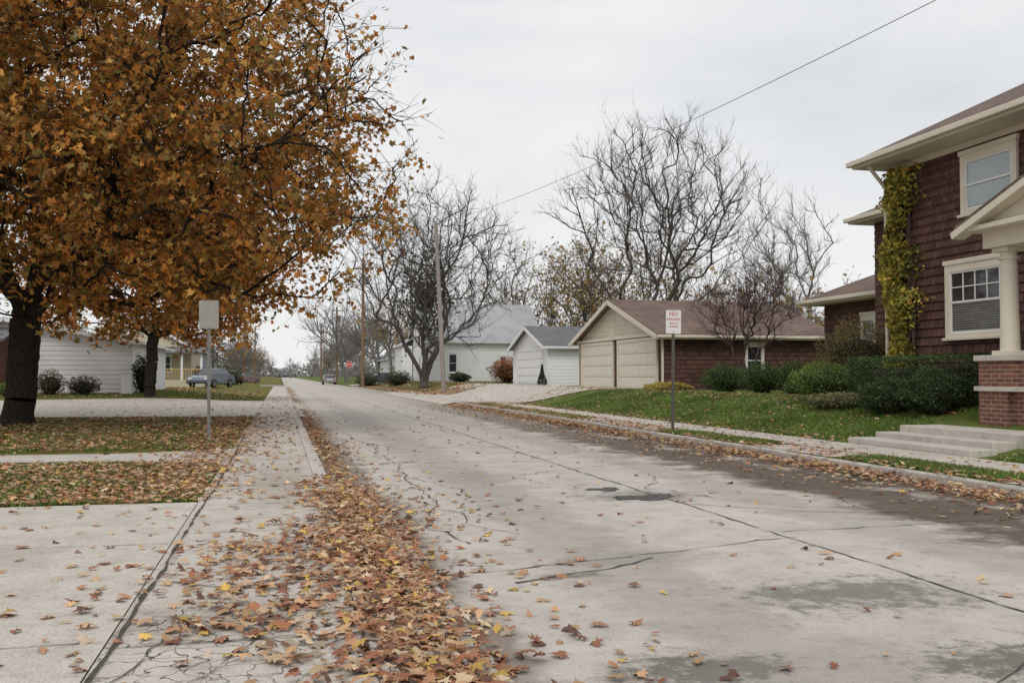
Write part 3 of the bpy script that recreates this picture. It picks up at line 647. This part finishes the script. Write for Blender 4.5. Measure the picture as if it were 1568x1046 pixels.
cyl('vent_pipe',(20.6,30,4.2),(20.6,30,6.6),.03,.03,M['steel'],hs); box('vent_cap',20.5,20.7,29.9,30.1,6.45,6.55,M['steel'],hs)
pz=.98
box('porch_floor',12.1,13.95,10.9,15.15,.2,pz,M['brick'],hs)
box('porch_slab',11.93,13.96,10.85,15.3,pz+.001,pz+.08,M['kerb'],hs)
for cy in (14.9,11.3):
    box('pier',12.0,12.72,cy-.36,cy+.36,.2,pz-.001,M['brick'],hs)
    box('pier_top',12.0,12.72,cy-.36,cy+.36,pz+.081,1.5,M['brick'],hs)
    box('pier_cap',11.94,12.78,cy-.42,cy+.42,1.501,1.6,M['kerb'],hs,.01)
    box('column_base',12.15,12.57,cy-.21,cy+.21,1.601,1.68,M['cream'],hs,.01)
    cyl('column',(12.36,cy,1.67),(12.36,cy,3.4),.165,.135,M['cream'],hs,24)
    cyl('column_collar',(12.36,cy,3.27),(12.36,cy,3.31),.165,.165,M['cream'],hs,24)
    box('capital',12.17,12.55,cy-.19,cy+.19,3.4,3.48,M['cream'],hs,.01)
boxes('entablature',[(12.08,12.62,11.0,15.2,3.481,3.78),(12.621,13.98,14.75,15.18,3.482,3.778)],M['cream'],hs)
box('cornice',11.8,14.0,10.75,15.45,3.781,3.87,M['cream'],hs,.01)
ym=13.1
mesh_py('pediment',[(12.0,10.85,3.875),(12.0,15.35,3.875),(12.0,ym,4.58)],[(0,2,1)],M['cream'],hs)
slab('porch_roof',[(11.75,15.55,3.9),(15,15.55,3.9),(15,ym,4.78),(11.75,ym,4.78)],.06,M['roofbrown'],hs)
slab('porch_roof',[(11.75,10.65,3.9),(15,10.65,3.9),(15,ym-.001,4.78),(11.75,ym-.001,4.78)],.06,M['roofbrown'],hs)
slab('rake',[(11.72,15.6,3.80),(11.99,15.6,3.80),(11.99,ym,4.70),(11.72,ym,4.70)],.12,M['cream'],hs)
slab('rake',[(11.72,10.6,3.80),(11.99,10.6,3.80),(11.99,ym-.001,4.70),(11.72,ym-.001,4.70)],.12,M['cream'],hs)
boxes('porch_steps',[(11.72,11.92,11.6,13.2,.35,.8),(11.5,11.719,11.6,13.2,.35,.6)],M['kerb'],hs)
# vines on corner
n=8000; t=rng.uniform(0,1,n); zz=.7+5.3*t; wv=.5+.16*np.sin(zz*2.3)+.13*np.sin(zz*5.1)+.07*np.sin(zz*11)
a=rng.normal(0,.5,n).clip(-1.5,1.5); yy=20.30+a*wv+.12*np.sin(zz*1.9)+.06*np.sin(zz*6); dep=.05+.3*np.exp(-a**2)*rng.uniform(0,1,n)**.6
hole=np.sin(zz*4.1+yy*3)*np.sin(yy*7+zz*2); kk=rng.uniform(0,1,n)<(.85+.5*hole)
pos=np.c_[13.97-dep,yy,zz][kk]; n=len(pos)
vi=empty('climbing_vine'); 
leaves('foliage',pos,rng.uniform(.06,.14,n),palette(n,YV,[3,3,3,2,1,2],pos,.35,.45,2.5),M['shrub'],TPL_B,FB,None,vi)
P=[];R=[]
for k in range(26):
    y0=20.3+rng.uniform(-.5,.5); pp=[(13.9,y0+.12*math.sin(q*1.3+k),.6+q*1.05) for q in range(6)]; P.append(pp); R.append([.02,.018,.015,.012,.01,.008])
v,f=tubes(V(P),V(R),4); mesh_np('stems',v,f,M['bark_p'],parent=vi)
# ------------------------------------------------------------ gable building generator
def gable(root,x0,x1,y0,y1,zg,ze,zp,side,front,roofm,trim,oh=.45,course=.2,gmat=None,lapd=.018):
    ym=(y0+y1)/2
    box('core',x0+.01,x1-.01,y0+.01,y1-.01,zg-.3,ze-.01,side,root)
    lap('siding_side','-Y',y0+.01,x0,x1,zg,ze,side,root,course,lapd)
    hy=(y1-y0)/2
    lap('siding_front','-X',x0+.01,y0,y1,zg,ze,front,root,course,lapd)
    lap('gable_front','-X',x0+.01,y0,y1,ze,zp-.02,gmat or front,root,course,lapd,lambda z:y0+hy*(z-ze)/(zp-ze),lambda z:y1-hy*(z-ze)/(zp-ze))
    for xx in (x0+.02,x1-.02): mesh_py('gable_wall',[(xx,y0,ze-.02),(xx,y1,ze-.02),(xx,ym,zp-.02)],[(0,1,2)],side,root)
    sl=(zp-ze)/hy; de=oh*sl; X0,X1=x0-oh,x1+oh
    slab('roof',[(X0,y0-oh,ze-de+.1),(X1,y0-oh,ze-de+.1),(X1,ym,zp+.1),(X0,ym,zp+.1)],.07,roofm,root)
    slab('roof',[(X0,y1+oh,ze-de+.1),(X1,y1+oh,ze-de+.1),(X1,ym-.001,zp+.1),(X0,ym-.001,zp+.1)],.07,roofm,root)
    for xa,xb in ((X0-.03,X0+.03),(X1-.03,X1+.03)):
        slab('bargeboard',[(xa,y0-oh-.02,ze-de+.07),(xb,y0-oh-.02,ze-de+.07),(xb,ym,zp+.07),(xa,ym,zp+.07)],.2,trim,root)
        slab('bargeboard',[(xa,y1+oh+.02,ze-de+.07),(xb,y1+oh+.02,ze-de+.07),(xb,ym-.001,zp+.07),(xa,ym-.001,zp+.07)],.2,trim,root)
    box('gutter',X0+.05,X1-.05,y0-oh-.1,y0-oh-.005,ze-de-.06,ze-de+.06,trim,root,.02)
    box('fascia',X0+.04,X1-.04,y0-oh,y0-oh+.03,ze-de-.12,ze-de+.03,trim,root)
    for cy in (y0,y1):
        for cx in (x0,x1): box('corner_board',cx-.04,cx+.04,cy-.04,cy+.04,zg,ze-.03,trim,root)
def gdoor(root,P,a0,a1,z0,z1,mat,trim,face='-X'):
    fb=facebox(face,P); d=empty('garage_door'); d.parent=root; n=4; h=(z1-z0)/n
    fb('backing',a0,a1,.02,.03,z0,z1,M['dark'],d)
    for i in range(n):
        fb('section',a0+.01,a1-.01,.031,.05,z0+i*h+.008,z0+(i+1)*h-.008,mat,d,.004)
        m=max(2,int((a1-a0)/.9)); w=(a1-a0)/m
        for k in range(m): fb('panel',a0+k*w+.1,a0+(k+1)*w-.1,.0505,.062,z0+i*h+.09,z0+(i+1)*h-.09,mat,d,.008)
    fb('jamb',a0-.14,a0,.0,.09,z0,z1+.14,trim,d);fb('jamb',a1,a1+.14,.0,.09,z0,z1+.14,trim,d);fb('head',a0,a1,.0,.088,z1,z1+.14,trim,d)
g=empty('brown_garage'); cw=shingle('cream_board_batten',(.70,.64,.53),(.68,.62,.51),40,.3,.012,(.4,.36,.29))
gable(g,15.5,23.1,39.0,50.8,.6,3.0,4.75,M['brownwall'],M['brownwall'],M['roofbrown'],M['cream'],.45,.19,cw,.02)
gdoor(g,15.5,39.6,44.4,.66,2.75,M['creamdoor'],M['cream']); gdoor(g,15.5,45.3,50.2,.66,2.75,M['creamdoor'],M['cream'])
box('gable_band',15.38,15.49,38.9,50.9,2.93,3.06,M['cream'],g)
window(g,'-Y',39.0,19.2,20.1,1.2,2.6,'cream',.1,0,'glass')
box('roof_vent',20.2,20.8,44.0,44.6,4.4,5.15,M['cream'],g,.02); box('roof_vent_cap',20.1,20.9,43.9,44.7,5.151,5.22,M['steel'],g)
w=empty('white_garage')
gable(w,15.7,25,58,67,.6,3.05,4.35,M['whitesiding'],M['whitesiding'],M['roofgrey'],M['white'],.4,.2,None,.02)
gdoor(w,15.7,59.2,65.8,.66,2.8,M['white'],M['white'])
wh=empty('white_house')
gable(wh,13.4,24.6,94.4,104.6,.4,4.7,8.4,M['whitesiding'],M['whitesiding'],M['roofmetal'],M['white'],.4,.22,None,.02)
window(wh,'-Y',94.4,15.6,16.6,1.5,3.4,'white',.12,0,'glass'); window(wh,'-Y',94.4,20.6,21.5,1.6,3.2,'white',.12,0,'glass')
window(wh,'-X',13.4,98,99.4,5.2,6.7,'white',.12,0,'glass');window(wh,'-X',13.4,97,98.2,1.6,3.2,'white',.12,0,'glass')
box('extension_core',12.2,13.3,103,109,.2,4.3,M['whitesiding'],wh); slab('extension_roof',[(11.9,102.7,4.25),(13.6,102.7,5.3),(13.6,109.3,5.3),(11.9,109.3,4.25)],.08,M['roofmetal'],wh)
box('foundation',13.35,24.65,94.3,104.7,.1,.75,M['kerb'],wh)
def gableY(root,x0,x1,y0,y1,zg,ze,zp,mat,roofm,trim,oh=.45,course=.2):
    xm=(x0+x1)/2; hx=(x1-x0)/2
    box('core',x0+.01,x1-.01,y0+.01,y1-.01,zg-.3,ze-.01,mat,root)
    lap('siding_gable_side','-Y',y0+.01,x0,x1,zg,ze,mat,root,course,.03)
    lap('gable','-Y',y0+.01,x0,x1,ze,zp-.02,mat,root,course,.03,lambda z:x0+hx*(z-ze)/(zp-ze),lambda z:x1-hx*(z-ze)/(zp-ze))
    lap('siding_street','+X',x1-.01,y0,y1,zg,ze,mat,root,course,.02); lap('siding_street','-X',x0+.01,y0,y1,zg,ze,mat,root,course,.02)
    mesh_py('gable_back',[(x0,y1-.02,ze-.02),(x1,y1-.02,ze-.02),(xm,y1-.02,zp-.02)],[(0,1,2)],mat,root)
    sl=(zp-ze)/hx; de=oh*sl
    for s,xe in ((1,x0-oh),(-1,x1+oh)):
        slab('roof',[(xe,y0-oh,ze-de+.1),(xm,y0-oh,zp+.1),(xm,y1+oh,zp+.1),(xe,y1+oh,ze-de+.1)],.07,roofm,root)
        slab('bargeboard',[(xe-s*.02,y0-oh-.03,ze-de+.07),(xm,y0-oh-.03,zp+.07),(xm,y0-oh+.03,zp+.07),(xe-s*.02,y0-oh+.03,ze-de+.07)],.2,trim,root)
        box('gutter',xe-.05,xe+.05,y0-oh+.05,y1+oh,ze-de-.05,ze-de+.06,trim,root,.02)
rh=empty('ranch_house'); gableY(rh,-20,-7.7,56,72,.3,3.05,4.15,M['whitesiding'],M['roofgrey'],M['white'],.5,.26)
box('brick_wing',-24,-13.6,53.5,55.9,.1,3.1,M['brick'],rh); slab('brick_wing_roof',[(-24.4,53,3.05),(-13.2,53,3.05),(-13.2,56.2,3.75),(-24.4,56.2,3.75)],.12,M['roofgrey'],rh)
ub=empty('utility_box'); box('cabinet',-7.9,-7.4,53.9,54.3,.3,1.35,M['white'],ub,.04); box('lid',-7.95,-7.35,53.85,54.35,1.351,1.42,M['white'],ub,.02); box('plinth',-8.0,-7.3,53.8,54.4,.1,.32,M['kerb'],ub)
ph=empty('porch_house'); gableY(ph,-14,-7.2,86,98,.35,3.6,5.6,M['yellowsiding'],M['roofgrey'],M['white'],.4)
slab('porch_roof',[(-11,83.2,3.1),(-6.0,83.2,3.1),(-6.0,86,3.6),(-11,86,3.6)],.12,M['roofgrey'],ph)
boxes('porch_posts',[(x-.08,x+.08,83.5,83.66,.9,3.05) for x in (-10.8,-9.2,-7.7,-6.2)],M['white'],ph)
box('porch_deck',-11,-6,83.4,85.9,.3,.9,M['yellowsiding'],ph)
boxes('porch_railing',[(-10.7,-6.3,83.52,83.58,1.72,1.8)]+[(x,x+.05,83.53,83.57,.9,1.72) for x in np.arange(-10.6,-6.3,.2)],mat_noise('deck_wood',(.5,.36,.16),(.6,.44,.2),4),ph)
window(ph,'-Y',86,-9.9,-8.7,1.5,2.9,'white',.1,0,'glass')
bh=empty('blue_house'); gableY(bh,-16,-9.0,108,130,.35,4.2,6.8,M['bluesiding'],M['roofgrey'],M['white'],.4); window(bh,'-Y',108,-12.2,-10.9,1.5,3.0,'white',.1,0,'glass')
fh=empty('distant_house'); gableY(fh,14,21,134,146,.6,3.6,6.0,M['whitesiding'],M['roofgrey'],M['white'],.4)
fh=empty('distant_house'); gableY(fh,-15,-8.5,150,164,.3,3.6,6.0,M['whitesiding'],M['roofbrown'],M['white'],.4)
# ------------------------------------------------------------ signs & poles
s=empty('no_parking_sign',(8.42,20.6,.0))
boxes('post',[(-.03,.03,-.012,-.004,0,2.69),(-.03,-.022,-.004,.03,0,2.69),(.022,.03,-.004,.03,0,2.69)],M['greenpost'],s)
def plate(name,w,h,zc,y,mat,parent,r=.03,th=.004):
    pts=[]
    for (cx,cz,a0) in ((w/2-r,h/2-r,0),(-w/2+r,h/2-r,90),(-w/2+r,-h/2+r,180),(w/2-r,-h/2+r,270)):
        for k in range(5): a=math.radians(a0+k*22.5); pts.append((cx+r*math.cos(a),zc+cz+r*math.sin(a)))
    n=len(pts); vs=[(p[0],y,p[1]) for p in pts]+[(p[0],y+th,p[1]) for p in pts]
    return mesh_py(name,vs,[tuple(range(n)),tuple(range(2*n-1,n-1,-1))]+[(i,i+n,(i+1)%n+n,(i+1)%n) for i in range(n)],mat,parent)
plate('sign_plate',.34,.52,2.43,-.018,M['signwhite'],s)
def text(body,size,x,y,z,mat,parent):
    c=bpy.data.curves.new('lettering','FONT'); c.body=body; c.size=size; c.align_x='CENTER'; c.extrude=.0008; c.offset=.001
    o=link(bpy.data.objects.new('lettering',c)); o.location=(x,y,z); o.rotation_euler=(math.pi/2,0,0); c.materials.append(mat); o.parent=parent; return o
text('NO',.13,0,-.0195,2.56,M['red'],s); text('PARKING',.072,0,-.0195,2.465,M['red'],s); text('HERE TO',.05,0,-.0195,2.38,M['red'],s); text('CORNER',.05,0,-.0195,2.31,M['red'],s)
boxes('bolts',[(-.01,.01,-.024,-.018,2.665,2.68),(-.01,.01,-.024,-.018,2.2,2.22)],M['steel'],s); s.rotation_euler=(0,math.radians(.6),math.radians(-8))
s=empty('traffic_sign',(-1.32,19.8,-.02))
boxes('post',[(-.03,.03,-.012,-.004,0,2.7),(-.03,-.022,-.004,.03,0,2.7),(.022,.03,-.004,.03,0,2.7)],M['steel'],s)
plate('sign_back',.36,.54,2.43,.03,M['signback'],s); plate('sign_face',.36,.54,2.43,-.02,M['signback'],s); s.rotation_euler=(0,math.radians(-.5),math.radians(6))
s=empty('stop_sign',(8.5,128,.05))
cyl('post',(0,0,0),(0,0,2.6),.04,.04,M['steel'],s,8)
for rr,yy,mm,nm in ((.46,-.06,M['signwhite'],'border'),(.42,-.068,M['red'],'face')):
    mesh_py(nm,[(rr*math.cos(math.radians(22.5+45*k)),yy,2.6+rr*math.sin(math.radians(22.5+45*k))) for k in range(8)],[tuple(range(8))],mm,s)
text('STOP',.3,0,-.072,2.5,M['signwhite'],s)
def pole(name,b,t,r0,r1,mat,arm=True):
    p=empty(name,(b[0],b[1],b[2])); d=V(t)-V(b); cyl('shaft',(0,0,-.2),tuple(d),r0,r1,mat,p)
    if arm:
        box('crossarm',d[0]-1.1,d[0]+1.1,d[1]-.2,d[1]-.08,d[2]-.75,d[2]-.6,mat,p)
        for k in (-1,-.4,.4,1): cyl('insulator',(d[0]+k,d[1]-.14,d[2]-.6),(d[0]+k,d[1]-.14,d[2]-.45),.04,.03,M['steel'],p,8)
        cyl('transformer',(d[0]+.35,d[1]-.3,d[2]-2.4),(d[0]+.35,d[1]-.3,d[2]-1.5),.25,.25,M['steel'],p)
    return p
pole('utility_pole',(10.75,66.5,.05),(10.1,66.2,11.6),.17,.12,M['polegrey'],False)
pole('utility_pole',(8.6,108,.0),(8.6,108,13.4),.2,.14,M['wood']); pole('utility_pole',(8.9,165,.0),(8.9,165,12.5),.2,.14,M['wood']); pole('utility_pole',(8.9,230,.0),(8.9,230,13),.2,.14,M['wood'])
pole('utility_pole',(-5.5,160,.0),(-5.5,160,11),.2,.14,M['wood']); pole('utility_pole',(-5.5,225,.0),(-5.5,225,12),.2,.14,M['wood'])
WP=[];
def wire(a,b,sag,r=.012,n=24):
    t=np.linspace(0,1,n)[:,None]; P=V(a)*(1-t)+V(b)*t; P[:,2]-=4*sag*(t*(1-t))[:,0]
    seg=np.stack([P[:-1],P[1:]],1); WP.append((seg,r))
wire((10.1,66.2,11.4),(12.65,10.5,8.45),.6,.009)
for k in (-1,-.4,.4,1):
    wire((8.6+k,107.9,12.9),(8.9+k,164.9,12.0),.8,.01); wire((8.9+k,164.9,12.0),(8.9+k,230,12.5),.8,.01)
wire((8.6,107.9,12.9),(10.1,66.2,11.2),.8,.010); wire((8.6,107.9,11.2),(10.1,66.2,9.6),.8,.013); wire((10.1,66.2,9.8),(21,62,8.2),.3,.01); wire((10.1,66.2,10.9),(-40,60,9.5),1,.009); wire((10.1,66.2,8.8),(30,72,8.4),.4,.010)
vv=[];ff=[];sN=0
for seg,r in WP:
    v,f=tubes(seg,np.full((len(seg),2),r),4); vv.append(v);ff.append(f+sN);sN+=len(v)
mesh_np('power_lines',np.concatenate(vv),np.concatenate(ff),M['wire'])
ms=empty('service_mast'); cyl('mast',(12.95,10.5,6.2),(12.65,10.5,8.5),.03,.03,M['steel'],ms)
# ------------------------------------------------------------ cars
def car(loc,rot,paint):
    c=empty('parked_car',loc); c.rotation_euler=(0,0,rot)
    prof=[(-2.2,.35),(-2.25,.62),(-2.15,.9),(-1.6,.98),(-1.15,1.02),(.75,1.0),(1.5,.92),(2.1,.78),(2.25,.55),(2.2,.33)]
    cab=[(-1.65,.97),(-1.05,1.38),(-.3,1.45),(.25,1.42),(1.05,.98)]
    def loft(name,pr,w0,w1,mat,zs):
        n=len(pr); vs=[]
        for s_ in (-1,1):
            for (x,z) in pr: vs.append((x,s_*(w0+(w1-w0)*zs(z)),z))
        fs=[tuple(range(n)),tuple(range(2*n-1,n-1,-1))]+[(i,(i+1)%n,(i+1)%n+n,i+n) for i in range(n)]
        o=mesh_py(name,vs,fs,mat,c); 
        b=o.modifiers.new('b','BEVEL'); b.width=.05;b.segments=3; return o
    loft('body',prof,.9,.84,paint,lambda z:max(0,(z-.6)/.45)); loft('cabin',cab,.8,.6,M['glass'],lambda z:(z-.97)/.48)
    loft('roof',[(-1.0,1.37),(-.3,1.455),(.25,1.43),(.3,1.38)],.63,.6,paint,lambda z:1 if z>1.4 else 0)
    for x in (-1.35,1.4):
        for y in (-.86,.86):
            cyl('tyre',(x,y-.1,.32),(x,y+.1,.32),.32,.32,M['rubber'],c,20)
            s_=1 if y>0 else -1
            a=np.arange(16)*2*math.pi/16; mesh_py('rim',[(x+.21*math.cos(q),y+s_*.105,.32+.21*math.sin(q)) for q in a],[tuple(range(16))],M['steel'],c)
    boxes('head_lamps',[(2.15,2.24,-.78,-.5,.62,.75),(2.15,2.24,.5,.78,.62,.75)],M['winwhite'],c); boxes('tail_lamps',[(-2.27,-2.18,-.8,-.5,.68,.85),(-2.27,-2.18,.5,.8,.68,.85)],M['red'],c)
    boxes('pillars',[(-.35,-.27,-.66,.66,1.0,1.44)],paint,c)
car((-5.2,80,.33),math.radians(248),carpaint('paint_blue_grey',(.13,.16,.2)))
car((-4.6,140,.0),math.radians(60),carpaint('paint_maroon',(.15,.04,.035)))
car((-5.2,112,.3),math.radians(100),carpaint('paint_dark',(.03,.03,.04)))
car((7.0,150,-.1),math.radians(90),carpaint('paint_silver',(.3,.3,.32)))
car((11.8,116,.1),math.radians(20),carpaint('paint_grey',(.1,.1,.11)))
# ------------------------------------------------------------ fallen leaves
LPOS=[];LS=[]
def scat(n,fx,fy,pile=0,size=(.05,.115)):
    x=fx(n);y=fy(n,x); n=len(x)
    z=surf(x,y)+.012+rng.uniform(0,1,n)*pile
    LPOS.append(np.c_[x,y,z]); LS.append(rng.uniform(*size,n))
U=lambda a,b:(lambda n:rng.uniform(a,b,n)); UY=lambda a,b,p=1:(lambda n,x:a+(b-a)*rng.uniform(0,1,n)**p)
G=lambda m,s:(lambda n:rng.normal(m,s,n))
scat(2600,G(.70,.17),UY(2.2,12),.05); scat(900,G(.55,.2),UY(2.2,12),.04); scat(500,G(.85,.32),UY(2.2,12),.01)
scat(1900,G(.76,.10),UY(11.5,40),.04); scat(500,G(.95,.22),UY(11.5,40),.01)
scat(900,G(.8,.15),UY(36,110),.03)
scat(600,G(.25,.3),UY(2.3,9),.02); scat(480,G(-.05,.42),UY(4.9,7.8),.015)
scat(420,U(-.78,.40),UY(2.3,34)); scat(420,U(-.78,.40),UY(10,60))
scat(420,U(-6,-.8),UY(2.3,10.2)); 
scat(480,U(.9,7.6),UY(2.5,45,1.3)); scat(260,G(1.5,.4),UY(2.3,20))
for yc in rng.uniform(9,44,26): # drifts in the right gutter
    scat(rng.integers(60,170),G(7.66+rng.normal(0,.08),.16),(lambda yc:(lambda n,x:rng.normal(yc,.7,n)))(yc),.07)
scat(3000,G(7.66,.2),UY(5,45),.05); scat(1100,G(7.0,.45),UY(8,45),.02); scat(2600,U(7.98,9.0),UY(6,44),.02); scat(500,U(8.9,10.3),UY(6,44)); scat(700,G(10.25,.18),UY(16.5,43),.03)
scat(8500,U(-10,-.8),UY(10.3,15.1),.04); scat(13000,U(-14,-.8),UY(17.6,31),.05); scat(400,U(-9,-.8),UY(10,31))
scat(2300,G(-1.1,.4),UY(10.4,31),.03)
scat(2100,U(10.3,14.5),UY(16.5,38),.02,(.05,.1)); scat(300,U(10.3,12),UY(9,16.4),.02)
scat(1000,G(13.4,.8),UY(16,36),.03,(.05,.11)); scat(900,U(8.3,15.3),UY(44,72),.0)
scat(2500,U(-20,-1),UY(50,80),.03,(.1,.17)); scat(3400,U(8.3,14),UY(72,116),.03,(.12,.2)); scat(500,U(-10,-1),UY(33,48)); scat(1200,G(11,1.),UY(62,72),.04,(.12,.2))
scat(1200,U(9,16),UY(40,46),.0,(.05,.1))
LPOS=np.concatenate(LPOS);LS=np.concatenate(LS); m=((LPOS[:,0]<14.0)|(LPOS[:,1]>23))&(LPOS[:,1]>1.5)&~((LPOS[:,0]>10.1)&(LPOS[:,0]<14)&(LPOS[:,1]<16.4)&(LPOS[:,1]>12.9)); LPOS=LPOS[m];LS=LS[m]
near=LPOS[:,1]<16; 
lc=palette(len(LPOS),LITTER,LW,LPOS,.3,.1)
leaves('fallen_leaves',LPOS[near],LS[near],lc[near],M['litter'],TPL_A,FA,.30,curl=.45)
leaves('fallen_leaves',LPOS[~near],LS[~near]*1.1,lc[~near],M['litter'],TPL_B,FB,.3,curl=.3)
# ------------------------------------------------------------ grass blades
gp=[]
def gr(n,x0,x1,y0,y1,patchy=0):
    x=rng.uniform(x0,x1,n);y=rng.uniform(y0,y1,n)
    if patchy:
        s=np.sin(x*2.1+np.sin(y*1.3)*1.5)*np.sin(y*1.7+1)+.5*np.sin(x*5+y*3); k=s>patchy-1; x=x[k];y=y[k]
    gp.append(np.c_[x,y,H(x,y)])
gr(50000,-9,-.8,10.35,15.2,.95); gr(60000,-12,-.8,17.8,31,1.0); gr(75000,10.2,14.5,16.4,39,.15); gr(9000,10.2,12,9,12.7,0); gr(20000,-14,-1,50,62,.4); gr(9000,8.2,8.9,10.2,13.5,.2); gr(12000,8.2,8.9,16.5,21,.2); gr(9000,8.2,8.9,27.5,44,.6)
gp=np.concatenate(gp); k=~((gp[:,0]<0)&(np.abs(gp[:,1]-16.2-.9*((-gp[:,0]-.785)/11)**2)<.8)); gp=gp[k]; n=len(gp)
a=rng.uniform(0,6.28,n); hgt=rng.uniform(.035,.085,n); wd=rng.uniform(.008,.016,n); le=rng.normal(0,.03,(n,2))
v=np.zeros((n,3,3)); v[:,0]=gp+np.c_[np.cos(a)*wd,np.sin(a)*wd,np.zeros(n)]; v[:,1]=gp-np.c_[np.cos(a)*wd,np.sin(a)*wd,np.zeros(n)]; v[:,2]=gp+np.c_[le,hgt]
gc=palette(n,[(.09,.17,.028),(.13,.21,.04),(.17,.24,.06),(.26,.25,.1)],[3,3,2,.8],gp,.3,.3,1.2)
mesh_np('grass',v.reshape(-1,3),np.arange(n*3).reshape(-1,3),M['grassblade'],np.repeat(gc,3,0))
# ------------------------------------------------------------ world, sun, camera
w=bpy.data.worlds.new('World'); scene.world=w; w.use_nodes=True; nt=w.node_tree; bg=nt.nodes['Background']
sky=N(nt,'ShaderNodeTexSky',sky_type='NISHITA'); sky.sun_disc=False; sky.sun_elevation=math.radians(48); sky.sun_rotation=math.radians(200); sky.dust_density=3
tc=N(nt,'ShaderNodeTexCoord'); mp=N(nt,'ShaderNodeMapping'); mp.inputs['Scale'].default_value=(1,1,2.6); nt.links.new(tc.outputs['Generated'],mp.inputs[0])
cl=noise(nt,mp.outputs[0],2.1,5,.5,.3)
cc=ramp(nt,cl,[(.34,(.72,.745,.775)),(.5,(.84,.85,.865)),(.64,(.94,.94,.945))])
sx=N(nt,'ShaderNodeSeparateXYZ'); nt.links.new(tc.outputs['Generated'],sx.inputs[0])
hz=ramp(nt,sx.outputs[2],[(0.,(1,1,1)),(.25,(0,0,0))])
cc=mix(nt,hz,cc,(.93,.93,.93))
sc=N(nt,'ShaderNodeVectorMath',operation='SCALE'); sc.inputs['Scale'].default_value=.1; nt.links.new(sky.outputs[0],sc.inputs[0])
fin=mix(nt,.95,sc.outputs[0],cc); nt.links.new(fin,bg.inputs['Color']); bg.inputs['Strength'].default_value=1.0
sd=bpy.data.lights.new('sun','SUN'); sd.energy=1.3; sd.angle=math.radians(22); sd.color=(1,.96,.9); so=link(bpy.data.objects.new('sun',sd)); so.rotation_euler=(math.radians(42),0,math.radians(-20))
cd=bpy.data.cameras.new('camera'); cd.lens=35; cd.sensor_width=36; cd.clip_end=5000; cd.clip_start=.05
co=link(bpy.data.objects.new('camera',cd)); co.location=(0,0,1.25); co.rotation_euler=(math.radians(91.95),0,math.radians(-13.08)); scene.camera=co
scene.view_settings.view_transform='Standard'; scene.view_settings.look='None'; scene.view_settings.exposure=0
